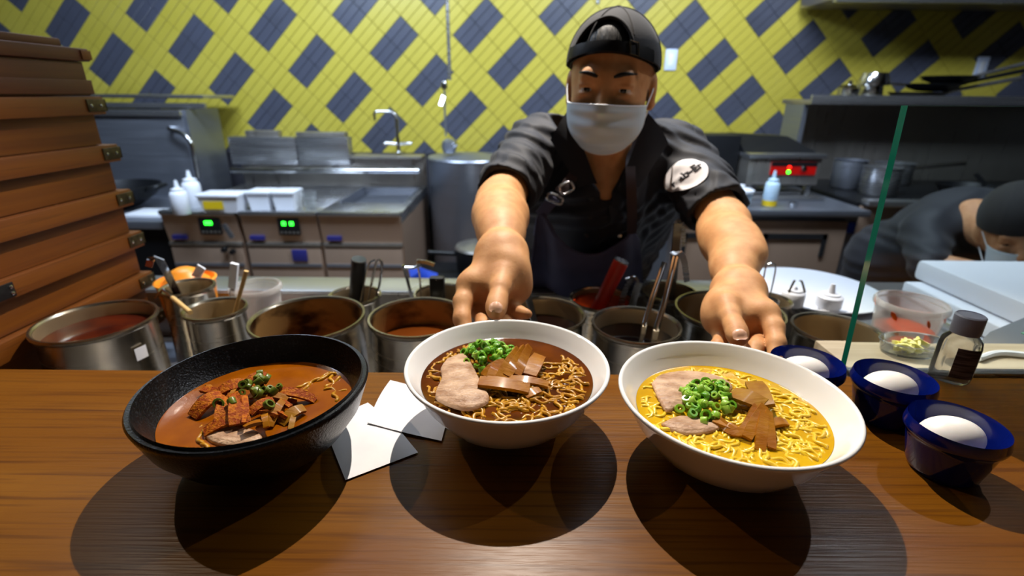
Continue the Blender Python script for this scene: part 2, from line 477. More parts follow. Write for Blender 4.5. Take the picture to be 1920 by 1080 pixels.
# diagonal lattice of 5 x 15 cm tiles
G = .1524; s2 = 2 ** -.5; WX, WZ = -.7131, 1.4218
tl, tw = G - .0022, G / 3 - .0022
def tile_mesh(nm, m):
    mb = MB(); a, b = tl / 2, tw / 2; e = .0016
    vs = [(-a, .012, -b), (a, .012, -b), (a, .012, b), (-a, .012, b), (-a, .0015, -b), (a, .0015, -b), (a, .0015, b), (-a, .0015, b),
          (-a + e, 0, -b + e), (a - e, 0, -b + e), (a - e, 0, b - e), (-a + e, 0, b - e)]
    fs = [(8, 9, 10, 11)] + [(4 + k, 4 + (k + 1) % 4, 8 + (k + 1) % 4, 8 + k) for k in range(4)] + [(k, (k + 1) % 4, 4 + (k + 1) % 4, 4 + k) for k in range(4)]
    return mb.add(vs, fs).mesh(nm, m, 20)
ty, tg = tile_mesh('tile_yellow', 'tile_yellow'), tile_mesh('tile_slate', 'tile_grey')
tiles = []
for i in range(-130, 130):
    for j in range(-46, 46):
        u, v = (i + .5) * G / 3, (j + .5) * G
        x, z = WX + (u + v) * s2, WZ + (v - u) * s2
        if not (-4.04 < x < 4.04 and .98 < z < 2.79): continue
        dark = (i // 3) % 2 == 0 and j % 3 in (0, 1)
        px, py = proj((x, D, z))
        vis = 0 < px < 1920 and 0 < py < 290
        hid = (1060 < px < 1230 and py > 20) or (950 < px < 1330 and py > 215) or (px < 205 and py > 80) or (205 < px < 415 and py > 178) \
            or (430 < px < 790 and py > 262) or (px > 1530 and py > 178) or (1370 < px and py > 255)
        tiles.append((0 if (vis and not hid) else 1, abs(py - 120) + .25 * abs(px - 960), x, z, dark))
tiles.sort()
rest = MB()
rotT = Euler((0, R(-45), 0))
RM = rotT.to_matrix()
for n_, (h_, _, x, z, dark) in enumerate(tiles):
    dy = random.uniform(-.0006, .0006)
    if n_ < 300:
        o = mk('tile', tg if dark else ty, None, wall)
        o.location = (x, D - .006 + dy, z); o.rotation_euler = rotT
    else:
        src = tg if dark else ty
        rest.add([RM @ v.co + Vector((x, D - .006 + dy, z)) for v in src.vertices], [tuple(p.vertices) for p in src.polygons], 1 if dark else 0)
tag(mk('tile_field', rest, ['tile_yellow', 'tile_grey'], wall, smooth=20), kind='stuff')
tag(mk('trim_1', MB().box(-4.1, 4.1, D - .03, D + .006, .0, 1.012).box(-4.1, 4.1, D - .036, D + .006, 1.0, 1.02), 'dark_wall'), 'dark steel panel running below the tiled wall', kind='structure')
# exhaust hood lip along the top of the frame on the right
p0, p1 = aty(1565, -4, 3.1), aty(1925, 4, 3.1)
t = thing('exhaust_hood', 'brushed steel hood edge along the top right of the tiled wall', 'hood', (p0.x, 3.1, p0.z))
mk('hood_edge', MB().box(p0.x, 4.05, 3.08, 3.12, p0.z - .022, p0.z + .05, .006), 'steel', t)
mk('hood_body', MB().box(p0.x + .02, 4.05, 3.12, 3.50, p0.z, p0.z + .5, .01), 'steel_panel', t)

# ================================================================== BAR COUNTER
H = 1.066
t = thing('bar_counter', 'long polished brown wooden bar counter carrying the ramen bowls', 'counter', (0, .3, 0))
mk('counter_top', MB().box(-1.6, 1.6, .03, .563, H - .045, H, .004), 'counter_wood', t)
mk('front_panel', MB().box(-1.58, 1.58, .10, .13, 0, H - .045), 'counter_wood', t)
mk('back_panel', MB().box(-1.58, 1.58, .52, .545, 0, H - .045), 'steel_dark', t)

# ================================================================== STEAM TABLE behind the counter
WF = .83
t = thing('steam_table', 'steel steam table with a sunken well full of pots behind the counter', 'steam table', (0, .9, 0))
mk('well_floor', MB().box(-1.5, .66, .575, 1.13, WF - .02, WF), 'steel_dark', t)
mk('back_rail', MB().box(-1.5, .66, 1.135, 1.238, .905, .95, .006), 'steel', t)
mk('well_wall', MB().box(-1.5, .66, 1.13, 1.134, WF - .02, .945), 'steel_panel', t)
mk('well_wall', MB().box(-1.5, .66, .567, .575, WF - .02, .98), 'steel_panel', t)
mk('cabinet_body', MB().box(-1.5, .66, .575, 1.22, .1, WF - .02), 'steel_panel', t)
for lx in (-1.45, .6):
    for ly in (.62, 1.18): mk('leg', MB().lathe([(.02, 0), (.02, .1)], (lx, ly, 0), 12), 'steel_dark', t)
t = thing('prep_table', 'steel prep table with white boards behind the glass screen', 'prep table', (1.1, .9, 0))
mk('table_top', MB().box(.664, 1.7, .575, 1.238, .92, .95, .004), 'steel', t)
mk('cabinet_body', MB().box(.67, 1.69, .59, 1.22, .1, .92), 'steel_panel', t)
for lx in (.72, 1.64):
    for ly in (.64, 1.18): mk('leg', MB().lathe([(.02, 0), (.02, .1)], (lx, ly, 0), 12), 'steel_dark', t)

# ================================================================== STACK OF WOODEN NOODLE BOXES
XB, YF, YN = -.822, 1.082, .585
def noodle_box(zb, hgt, label, plate_near=False, lip=True, xo=0, yo=0):
    t = thing('noodle_box', label, 'box', (XB - .21, .79, zb), 0, 'stack of wooden noodle boxes')
    x0, x1, y0, y1 = XB - .42 + xo, XB + xo, YN, YF + yo
    rc = .015; zl = zb + hgt - .034
    b = MB()
    for (a0, a1, c0, c1) in ((x0 + rc + .012, x1 - rc - .012, y1 - rc - .012, y1 - rc), (x0 + rc + .012, x1 - rc - .012, y0 + rc, y0 + rc + .012), (x0 + rc, x0 + rc + .012, y0 + rc, y1 - rc), (x1 - rc - .012, x1 - rc, y0 + rc, y1 - rc)):
        b.box(a0, a1, c0, c1, zb + .001, zl + .004)
    b.box(x0 + rc + .012, x1 - rc - .012, y0 + rc + .012, y1 - rc - .012, zb + .002, zb + .008)
    mk('box_body', b, 'box_wood', t)
    if lip:
        l = MB(); w = .019
        l.box(x1 - w, x1, y0, y1, zl, zb + hgt, .0022); l.box(x0, x0 + w, y0, y1, zl, zb + hgt, .0022)
        l.box(x0 + w, x1 - w, y1 - w, y1, zl, zb + hgt, .0022); l.box(x0 + w, x1 - w, y0, y0 + w, zl, zb + hgt, .0022)
        mk('rim_band', l, 'box_wood', t)
        c = mk('corner_plate', MB().box(x1 - .001, x1 + .0025, y1 - .045, y1 + .003, zl + .006, zb + hgt - .005, .001).box(x1 - .04, x1 + .0025, y1 - .001, y1 + .003, zl + .006, zb + hgt - .005, .001), 'bracket_metal', t)
        for ry in (y1 - .037, y1 - .012): mk('rivet', MB().lathe([(.003, 0), (.003, .0012), (.0014, .002)], (x1 + .0025, ry, zl + .017), 10, rot=Euler((0, R(90), 0)).to_matrix()), 'steel_polished', c)
    if plate_near:
        c = mk('side_plate', MB().box(x1 - .001, x1 + .0025, .70, .772, zl + .004, zb + hgt - .006, .001), 'black_metal', t)
        for rz in (.010, .021): mk('rivet', MB().lathe([(.003, 0), (.003, .0012), (.0014, .002)], (x1 + .0025, .766, zl + rz), 10, rot=Euler((0, R(90), 0)).to_matrix()), 'steel_polished', c)
    return t
names = ['lowest', 'second from bottom', 'third from bottom', 'fourth from bottom', 'fifth from bottom', 'sixth from bottom']
lz = [.9265, 1.019, 1.1115, 1.204, 1.2965, 1.389]
z = WF + .0015
for k, zt in enumerate(lz):
    noodle_box(z, zt - z, 'orange-brown wooden noodle box with metal corner plate, ' + names[k] + ' of its stack', plate_near=(k in (2, 3)), xo=(0, .002, -.002, .001, -.003, -.006)[k], yo=(0, -.004, .002, -.002, 0, -.003)[k])
    z = zt
# top box with a dark lid
t = thing('noodle_box', 'dark brown wooden noodle box with lid on top of the stack', 'box', (XB - .21, .79, z), 0, 'stack of wooden noodle boxes')
x1 = XB - .012; xx0 = XB - .41
mk('box_body', MB().box(xx0, x1, YN + .01, YF - .022, z + .001, z + .062, .002), 'lid_wood', t)
mk('box_band', MB().box(xx0 - .004, x1 + .004, YN + .006, YF - .016, z + .004, z + .030, .002), 'lid_wood', t)
lid = mk('lid', MB().box(xx0 - .006, x1 + .007, YN, YF - .008, z + .063, z + .086, .003), 'lid_wood', t)
mk('lid_board', MB().box(xx0 + .01, x1 - .012, YN + .02, YF - .045, z + .0865, z + .101, .003), 'lid_wood', lid)
mk('corner_joint', MB().box(x1 + .0055, x1 + .0095, YF - .03, YF - .006, z + .066, z + .083, .001), 'box_wood', lid)

# ================================================================== POTS IN THE WELL
def pot(px_name, x, y, ztop, r, label, liquid=None, lz_=.03, inner='steel_pot_inner', hgt=None, taper=.97, tagged=False, n=64):
    hgt = hgt or (ztop - WF)
    t = thing('steel_pot', label, 'pot', (x, y, ztop - hgt), 0, 'steel pots in the steam table well')
    rb = r * taper; w = .0022
    out = [(0, 0), (rb - .008, 0), (rb - .002, .003), (rb, .010), (r - .006, hgt - .012), (r - .0045, hgt - .009), (r - .0005, hgt - .0065), (r, hgt - .003), (r - .0012, hgt), (r - .0045, hgt - .0005), (r - .0068, hgt - .004)]
    inn = [(r - .0072, hgt - .004), (r - .0085, hgt - .012), (rb - w, .012), (rb - .01, .005), (0, .005)]
    mk('pot_wall', MB().lathe(out, n=n, cap=False), 'steel_pot', t, world=False)
    mk('pot_lining', MB().lathe(inn, n=n, cap=False), inner, t, world=False)
    if liquid:
        k = (hgt - lz_) / hgt; rl = rb - w + (r - .0085 - rb + w) * k - .0006
        mk('liquid', MB().lathe([(rl, hgt - lz_ - .002), (rl, hgt - lz_), (0, hgt - lz_)], n=n), liquid, t, world=False)
    return t
pa = pot('a', -.722, .792, 1.03, .091, 'wide steel pot of dark red broth beside the noodle boxes', 'chili_broth', .026)
aa = [R(-24 + 13 * q / 4) for q in range(5)]
rows = [[(-.722 + .0895 * math.cos(a), .792 + .0895 * math.sin(a), zz) for zz in (.990, .968)] for a in aa]
mk('tag', MB().grid(rows, .0008), 'paper', pa)
pot('b', -.662, .955, 1.03, .051, 'narrow steel pot holding a steel server handle by the orange bowl', 'soy_liquid', .03)
pot('c', -.545, .846, 1.03, .055, 'tall narrow steel pot with a bamboo stick leaning in it', None)
pot('d', -.362, .812, 1.03, .099, 'wide nearly empty steel pot behind the black bowl', 'brown_liquid', .12, inner='stained_inner')
pot('e', -.168, .820, 1.03, .088, 'steel pot with dark brown sauce streaks inside, left of the hands', 'brown_liquid', .055, inner='stained_inner')
pot('f', .055, .836, 1.03, .080, 'steel pot of black liquid beside the hand on the middle bowl', 'soy_liquid', .035)
pot('g', .217, .795, 1.03, .0775, 'steel pot of black soy sauce between the two white bowls', 'soy_liquid', .032)
pot('h', .405, .860, 1.03, .098, 'wide steel pot behind the hand on the pale bowl', 'brown_liquid', .11)
pot('i', .5575, .782, 1.03, .0705, 'empty steel pot in front of the glass edge', None)
pot('j', -.335, .992, 1.0, .056, 'small steel pot holding a black-handled strainer', 'soy_liquid', .05)
pot('k', -.150, 1.005, 1.0, .062, 'small steel pot holding a steel whisk and black handle', 'soy_liquid', .05)
pot('l', .192, .985, 1.0, .070, 'steel pot of bright red sauce with a red-handled server', 'red_sauce', .014)
pot('m', .345, 1.030, 1.0, .063, 'small dark steel pot behind the two steel ladles', 'soy_liquid', .05)
pot('n', .545, .985, 1.0, .046, 'little steel pot with a bent wire handle beside the white tray', 'soy_liquid', .03)

# utensils -----------------------------------------------------------------
def util(name, label, cat, base): return thing(name, label, cat, base)
# steel server leaning out of pot b, wooden stick leaning
a, b = aty(330, 545, .965), aty(300, 488, .93)
t = util('server', 'flat steel server handle leaning from the narrow pot toward the boxes', 'utensil', aty(332, 548, .965))
d_ = (b - a)
mk('handle', MB().strip([a - d_ * .8, a, b, b + Vector((-.006, -.004, .006)), b + Vector((-.014, -.006, .002))], (1, .3, 0), .014, .003), 'steel_polished', t)
mk('hook', MB().strip([b + Vector((-.014, -.006, .002)), b + Vector((-.022, -.004, -.012))], (1, .3, 0), .012, .003), 'steel_polished', t)
a, b = aty(357, 586, .80), aty(305, 543, .90)
t = util('spoon', 'thin steel spoon with a bamboo grip resting across two narrow pots', 'utensil', a)
c_ = a.lerp(b, .62)
mk('grip', MB().tube([a, c_], .0042, 10), 'bamboo_stick', t)
mk('shaft', MB().tube([c_, b, b + (b - a) * .5 + Vector((0, 0, -.04))], .0026, 8), 'steel_polished', t)
a, b = aty(462, 508, .875), aty(446, 565, .87)
mk_ = tag(mk('bamboo_stick', MB().tube([b + (b - a) * 1.2, b, a], [.0034, .0036, .0042], 10), 'bamboo_stick'), 'bamboo stick standing in the tall narrow pot', 'stick')
# white-handled knife standing in the plastic tub
a, b = aty(440, 494, 1.02), aty(436, 540, 1.02)
t = util('spreader', 'white-handled spreader standing in the translucent tub', 'utensil', b)
mk('handle', MB().strip([b, a], (1, 0, 0), .016, .008), 'white_plastic', t)
mk('blade', MB().strip([b + (b - a) * .9, b], (1, 0, 0), .010, .0015), 'steel_polished', t)
# translucent tub
def tub(name, c, r, h, label, food, fz, m='milky_plastic', taper=.82, group=None, splash=None):
    t = thing(name, label, 'tub', c, 0, group)
    mk('tub_wall', MB().lathe([(0, 0), (r * taper - .004, 0), (r * taper, .004), (r - .002, h - .012), (r + .003, h - .011), (r + .003, h - .004), (r, h), (r - .002, h), (r - .003, h - .006), (r * taper - .002, .006), (0, .003)], n=48), m, t, world=False)
    if food:
        k = fz / h; rf = r * taper + (r - r * taper) * k - .0045
        mk('contents', MB().lathe([(0, .0035), (r * taper - .004, .0065), (rf, fz - .004), (rf * .8, fz), (rf * .3, fz + .003), (0, fz + .001)], n=32), food, t, world=False)
    return t
tb = atz(442, 540, 1.0)
tub('plastic_tub', (-.575, 1.05, WF + .001), .052, .165, 'tall translucent tub of pink shreds behind the narrow pots', 'orange_sauce', .04)
# orange food bowl and white scoop
cb = Vector((-.735, 1.060, WF))
t = thing('food_bowl', 'small bowl heaped with bright orange food beside the boxes', 'bowl', cb)
mk('bowl_wall', MB().lathe([(0, 0), (.03, 0), (.05, .06), (.058, .165), (.062, .175), (.058, .177), (.052, .165), (.045, .08), (0, .03)], n=40), 'orange_food', t, world=False)
mk('food_heap', MB().lathe([(.052, .16), (.048, .172), (.034, .184), (.026, .196), (.014, .202), (0, .203)], n=24, sx=1.0), 'orange_food', t, world=False)
a = aty(367, 520, 1.03); b = aty(378, 500, 1.03)
tag(mk('scoop', MB().strip([a, b], (1, 0, 0), .018, .004), 'white_plastic'), 'flat white scoop stuck in the orange food bowl', 'scoop')
# black handled strainer in pot j
a, b = aty(673, 487, .985), aty(668, 560, 1.0)
t = util('strainer', 'strainer with a thick black handle and steel cap end', 'strainer', b)
mk('handle', MB().tube([b + (b - a) * .2, b, a], .0155, 20), 'black_plastic', t)
mk('cap', MB().tube([a, a + (a - b).normalized() * .002], .0145, 20), 'steel_polished', t)
a1, b1 = aty(707, 490, .985), aty(690, 562, 1.0)
mk('wire_frame', MB().tube(smooth_path([b1, aty(698, 525, .99), a1, aty(716, 494, .985), aty(712, 530, .99), aty(704, 562, 1.0)]), .0028, 8).tube(smooth_path([aty(676, 565, .99), aty(690, 500, .985), aty(703, 487, .985)]), .002, 8), 'steel_polished', t)
# whisk + black handle in pot k
t = util('tongs', 'steel tongs hooked over the small pot, left of the thick black handle', 'tongs', aty(765, 545, 1.0))
mk('arm', MB().strip(smooth_path([aty(773, 560, 1.0), aty(764, 525, .99), aty(756, 497, .985)]), (1, 0, 0), .006, .003), 'steel_polished', t)
mk('spring_bar', MB().tube(smooth_path([aty(757, 502, .985), aty(775, 502, .985), aty(790, 497, .985)]), .0032, 8), 'steel_polished', t)
mk('arm', MB().strip(smooth_path([aty(790, 560, 1.0), aty(787, 520, .99), aty(782, 490, .985)]), (1, 0, 0), .004, .002), 'steel_polished', t)
mk('hook', MB().strip(smooth_path([aty(782, 490, .985), aty(800, 492, .985), aty(814, 497, .985)]), (0, 0, 1), .008, .002), 'steel_polished', t)
t = util('server', 'thick black-handled server standing in the small pot left of the hand', 'utensil', aty(824, 548, 1.0))
mk('handle', MB().box(-.020, .012, -.010, .010, -.052, .036, .006), 'black_plastic', t, world=False)
mk('shaft', MB().box(-.009, .003, -.003, .003, -.13, -.05), 'steel', t, world=False)
# tongs by the middle hand
t = util('ladle', 'steel ladle handle standing behind the hand on the middle bowl', 'ladle', aty(1003, 600, .80))
mk('handle', MB().strip([aty(1003, 606, .80), aty(992, 560, .82), aty(981, 472, .84)], (1, .2, 0), .010, .003), 'steel_polished', t)
mk('handle_edge', MB().tube([aty(998, 606, .80), aty(985, 555, .82), aty(977, 474, .84)], .0024, 8), 'steel_polished', t)
mk('ladle_bowl', MB().lathe([(.001, -.03), (.02, -.022), (.028, 0), (.026, 0), (.018, -.02), (.001, -.027)], aty(1003, 606, .80) + Vector((0, .02, -.04)), 20), 'steel_polished', t)
# red handled server
a, b = aty(1165, 490, .955), aty(1118, 585, .96)
t = util('server', 'fat red-handled server standing in the red sauce pot', 'utensil', b)
mk('handle', MB().tube([b, b.lerp(a, .05), a.lerp(b, .03), a], [.0125, .0145, .0155, .0140], 24), 'red_plastic', t)
mk('handle_end', MB().tube([a, a + (a - b).normalized() * .0025], .0150, 24), 'steel', t)
mk('shaft', MB().tube([b, b + (b - a) * .6], .006, 8), 'steel_polished', t)
t = util('tongs', 'short steel tongs with hinge leaning beside the red handle', 'tongs', aty(1185, 585, .96))
mk('arm', MB().strip(smooth_path([aty(1160, 590, .96), aty(1172, 545, .955), aty(1188, 520, .95)]), (1, 0, 0), .012, .002), 'steel', t)
mk('arm', MB().strip(smooth_path([aty(1178, 595, .94), aty(1190, 555, .94), aty(1199, 530, .94)]), (1, 0, .2), .014, .002), 'steel_polished', t)
mk('hinge', MB().tube(smooth_path([aty(1172, 524, .95), aty(1190, 520, .95), aty(1197, 530, .945)]), .003, 8), 'steel_polished', t)
# the two ladles in the soy pot
def ladle(label, p_bot, p_mid, p_top, ys, w):
    t = util('ladle', label, 'ladle', aty(*p_bot, ys[0]))
    pts = [aty(*p_bot, ys[0]), aty(*p_mid, ys[1]), aty(*p_top, ys[2])]
    dn = pts[0] + Vector((0, .012, -.055))
    mk('handle', MB().strip([dn, pts[0], pts[0].lerp(pts[1], .15), pts[1], pts[2]], (1, .25, 0), w, .0026), 'steel_polished', t)
    mk('handle_fold', MB().tube([pts[0], pts[1], pts[2]], .0022, 8), 'steel_polished', t)
    mk('ladle_bowl', MB().lathe([(.001, -.026), (.018, -.02), (.025, 0), (.023, 0), (.016, -.018), (.001, -.023)], dn + Vector((0, .014, 0)), 20), 'steel_polished', t)
    return t
ladle('shorter steel ladle standing in the soy sauce pot', (1208, 612), (1222, 560), (1246, 492), (.775, .80, .83), .009)
la = ladle('longer steel ladle with a bent hook in the soy sauce pot', (1230, 620), (1245, 570), (1266, 480), (.765, .79, .82), .010)
mk('hook', MB().strip(smooth_path([aty(1259, 477, .82), aty(1274, 474, .83), aty(1283, 490, .835), aty(1288, 528, .84)]), (1, .2, 0), .010, .002), 'steel', la)
t = util('ladle', 'tallest steel ladle standing in the dark pot behind, by the sleeve', 'ladle', aty(1255, 570, 1.03))
mk('handle', MB().strip([aty(1254, 580, 1.03), aty(1262, 520, 1.02), aty(1271, 418, 1.0)], (1, .2, 0), .018, .003), 'steel_polished', t)
mk('hook', MB().strip(smooth_path([aty(1271, 418, 1.0), aty(1279, 419, 1.005), aty(1282, 440, 1.01), aty(1281, 462, 1.012)]), (1, .2, 0), .008, .002), 'steel', t)
# bent wire handle in little pot
t = util('strainer', 'small strainer with a looped wire handle by the white tray', 'strainer', aty(1440, 565, .985))
mk('wire_handle', MB().tube(smooth_path([aty(1424, 562, .985), aty(1432, 520, .98), aty(1437, 499, .98), aty(1446, 494, .98), aty(1454, 500, .98), aty(1451, 522, .98), aty(1442, 562, .985)]), .0016, 8), 'steel_polished', t)
mk('strainer_cup', MB().lathe([(.024, .005), (.026, .004), (.022, -.03), (.001, -.035), (.001, -.033), (.020, -.028)], aty(1436, 566, .985), 20, cap=False), 'steel', t)

# ================================================================== RIGHT SIDE: tray, boards, tubs
t = thing('serving_tray', 'large round white tray behind the small pots', 'tray', (.73, 1.150, .951))
mk('tray_base', MB().lathe([(0, 0), (.12, 0), (.150, .010), (.153, .014), (.150, .015), (.118, .004), (0, .004)], n=64), 'white_plastic', t, world=False)
def squeeze(x, y, z, r, h, label, m='white_plastic', liquid=None, group=None, tip=.03):
    t = thing('squeeze_bottle', label, 'bottle', (x, y, z), 0, group)
    mk('bottle_body', MB().lathe([(0, 0), (r - .002, 0), (r, .003), (r, h * .72), (r * .86, h * .82), (r * .62, h * .86)], n=28), m, t, world=False)
    if liquid: mk('liquid_band', MB().lathe([(r + .0004, .003), (r + .0004, h * .22)], n=28), liquid, t, world=False)
    mk('nozzle', MB().lathe([(r * .72, h * .85), (r * .72, h * .93), (r * .3, h * .97), (r * .16, h + tip), (r * .1, h + tip)], n=20), m, t, world=False)
    return t
q = atz(1552, 575, .966); squeeze(q.x, q.y, .966, .026, .034, 'small cream squeeze bottle on the white tray near the glass', tip=.02)
q = atz(1492, 575, .966); t = squeeze(q.x - .005, q.y + .01, .966, .024, .04, 'small cream squeeze bottle on the tray beside the wire handle', tip=.004)
c_ = Vector((q.x - .005, q.y + .01, 1.006))
mk('clip', MB().strip(smooth_path([c_ + Vector((-.018, -.01, -.006)), c_ + Vector((-.008, -.004, .016)), c_ + Vector((-.004, 0, .018))]), (1, 0, 0), .004, .002).strip(smooth_path([c_ + Vector((.018, -.01, -.006)), c_ + Vector((.010, -.004, .016)), c_ + Vector((.006, 0, .018))]), (1, 0, 0), .004, .002), 'bracket_metal', t)
tag(mk('cutting_board', MB().box(.950, 1.60, .66, 1.150, .951, .985, .006), 'board_plastic'), 'thin white cutting board lying under the thicker one', 'cutting board')
tag(mk('cutting_board', MB().box(.985, 1.62, .70, 1.172, .986, 1.034, .012), 'board_plastic'), 'thick white cutting board on top behind the glass screen', 'cutting board')
tag(mk('knife_rail', MB().tube([(.905, 1.0, .962), (.905, .64, .962)], .009, 12).tube([(.905, .70, .962), (.905, .66, .962)], .0115, 12), 'steel'), 'round steel bar lying along the white cutting boards', 'rail')
st = tub('plastic_tub', (.775, .905, .951), .059, .082, 'translucent plastic tub with orange chili sauce behind the sanitizer', 'orange_sauce', .030, taper=.86)
for a_, zz, wd in ((-150, .062, .012), (-95, .058, .007), (-60, .064, .008), (160, .074, .01)):
    a0 = R(a_); rr = .059 * (.86 + .14 * zz / .082) + .0006
    rows = [[(.775 + rr * math.cos(a0 + wd * k * 6), .905 + rr * math.sin(a0 + wd * k * 6), .951 + zz + dz * (1 - abs(k) * .3) - k * .003) for dz in (-.006, .006)] for k in (-1.5, -.75, 0, .75, 1.5)]
    mk('sauce_smear', MB().grid(rows, .0008), 'orange_sauce', st)
# pale ledge along the counter back edge on the right, with container of yellow food
tag(mk('counter_ledge', MB().box(.452, 1.6, .584, .672, 1.032, 1.062, .003), 'pale_ledge'), 'pale wooden ledge behind the bar below the glass screen', 'ledge')
tag(mk('ledge_bracket', MB().box(.46, 1.59, .610, .650, .951, 1.032), 'steel_dark'), 'steel support under the pale ledge', 'bracket')
q = Vector((.568, .640, 1.063))
t = thing('food_container', 'clear flat container of yellow shredded food on the ledge', 'container', q)
mk('container_wall', MB().lathe([(0, 0), (.046, 0), (.05, .003), (.054, .017), (.056, .018), (.054, .019), (.048, .004), (0, .002)], n=40, sx=.85, sy=.5), 'clear_plastic', t, world=False)
fm = MB()
for k in range(26):
    a_ = random.uniform(0, 6.28); r_ = random.uniform(0, .04)
    p = Vector((r_ * math.cos(a_) * .85, r_ * math.sin(a_) * .45, .006 + random.uniform(0, .006)))
    dd = Vector((random.uniform(-1, 1), random.uniform(-1, 1), random.uniform(-.2, .2))) * .008
    fm.strip([p - dd, p + Vector((0, 0, .003)), p + dd], (0, 0, 1), .006, .003)
tag(mk('shreds', fm, 'lemon_food', t, world=False), kind='stuff')
# white cable and dark clutter at the right edge
pts = smooth_path([(.64, .615, 1.067), (.69, .632, 1.067), (.75, .616, 1.067), (.81, .608, 1.067), (.91, .62, 1.067)])
tag(mk('power_cable', MB().tube(pts, .0042, 8), 'white_plastic'), 'thick white cable lying along the pale ledge', 'cable')
t = thing('tape_dispenser', 'black film dispenser with green tape at the right edge', 'dispenser', (.80, .74, .951))
mk('base', MB().box(.735, .86, .68, .80, .951, .975, .004), 'black_plastic', t)
mk('arm', MB().strip([(.725, .70, .975), (.78, .715, 1.045), (.90, .74, 1.085)], (0, 1, .1), .05, .008), 'black_plastic', t)
mk('green_tape', MB().strip([(.775, .675, 1.058), (.795, .660, 1.030), (.812, .655, .995)], (1, .2, 0), .030, .0012).strip([(.79, .69, 1.062), (.86, .70, 1.078)], (0, 1, 0), .035, .0012), 'green_tape', t)
mk('tape_roll', MB().lathe([(.012, -.012), (.026, -.012), (.026, .012), (.012, .012)], (.842, .675, 1.052), 28, rot=Euler((R(90), 0, R(20))).to_matrix(), closed=True), 'paper', t)
rows = [[(.735 + .05 * u + .01 * v, .655 - .008 * math.sin(u * 3), .985 + .045 * v - .012 * u) for v in (0, .5, 1)] for u in (0, .35, .7, 1)]
tag(mk('paper_slip', MB().grid(rows, .0006), 'paper'), 'crumpled white slip leaning against the black dispenser', 'paper')
# glass sneeze guard
gx0, gx1, gy, gz0, gz1 = .431, 1.45, .569, 1.0685, 1.392
t = thing('glass_screen', 'clear glass sneeze guard with a green polished edge', 'glass screen', (gx0, gy, gz0))
vs = [(gx0, gy, gz0), (gx1, gy, gz0), (gx1, gy, gz1), (gx0 - .012, gy, gz1)]
vs = vs + [(a, b + .010, c) for a, b, c in vs]
mk('pane', MB().add(vs, [(0, 1, 2, 3), (7, 6, 5, 4)]).add(vs, [(4, 5, 1, 0), (5, 6, 2, 1), (6, 7, 3, 2), (7, 4, 0, 3)], 1), ['glass', 'glass_edge'], t, smooth=0)
mk('clamp', MB().box(1.0, 1.06, gy - .012, gy + .022, gz0 - .001, gz0 + .03, .003), 'steel', t)
mk('bottom_seal', MB().box(gx0 + .005, 1.45, gy - .004, gy + .014, 1.0625, gz0 + .001), 'steel', t)

# ================================================================== BOWLS
RZ = 1.142
def ramen_bowl(x, y, label, m, cat='bowl', black=False):
    t = thing('ramen_bowl', label, cat, (x, y, H), 0, 'three ramen bowls on the counter')
    h = RZ - H
    if black:
        rr = .1035
        out = [(0, .005), (.036, .005), (.038, 0), (.043, 0), (.045, .006), (.058, .0085), (.078, .021), (.094, .042), (rr - .001, h - .006), (rr, h - .002), (rr - .0015, h), (rr - .005, h - .0008)]
        inn = [(rr - .0062, h - .004), (.091, .052), (.083, .041), (.068, .026), (.045, .016), (0, .012)]
    else:
        rr = .1052
        out = [(0, .005), (.037, .005), (.039, 0), (.0435, 0), (.0452, .005), (.046, .008), (.056, .0105), (.073, .022), (.088, .041), (.0975, .058), (rr - .001, h - .004), (rr, h - .0018), (rr - .001, h - .0002), (rr - .003, h), (rr - .0045, h - .0016)]
        inn = [(.0945, .058), (.0862, .0475), (.078, .038), (.060, .022), (.04, .014), (0, .011)]
    sc_ = h / .070
    inn = [(r_, h - (.070 - z_)) if z_ > .03 else (r_, z_ * sc_) for r_, z_ in inn]
    out = [(r_, z_) if z_ > h - .0075 or z_ <= .0105 else (r_, z_ * sc_) for r_, z_ in out]
    mk('bowl_wall', MB().lathe(out + inn, n=128), m, t, world=False, smooth=60)
    return t
BW = {1: (-.2435, .4135), 2: (-.0043, .4575), 3: (.2075, .4045)}
ramen_bowl(*BW[1], 'black speckled ramen bowl of spicy orange soup on the left', 'black_glaze', black=True)
ramen_bowl(*BW[2], 'white ramen bowl of brown soy soup held in the middle', 'white_china')
ramen_bowl(*BW[3], 'white ramen bowl of pale yellow soup on the right', 'white_china')
BZ = {1: 1.1155, 2: 1.1235, 3: 1.1195}; BR = {1: .0850, 2: .0890, 3: .0862}
def broth(k, m, label):
    x, y = BW[k]; n = 96
    mb = MB().lathe([(BR[k] * .6, -.014), (BR[k] - .006, -.004), (BR[k], .0006), (BR[k] - .0015, .0001), (BR[k] * .7, 0), (0, 0)], (0, 0, 0), n)
    o = tag(mk('broth', mb, m), label, 'broth', kind='stuff'); o.location = (x, y, BZ[k]); return o
broth(1, 'broth_spicy', 'cloudy orange spicy broth in the black bowl')
broth(2, 'broth_soy', 'dark brown soy broth in the middle white bowl')
broth(3, 'broth_salt', 'golden yellow broth in the right white bowl')
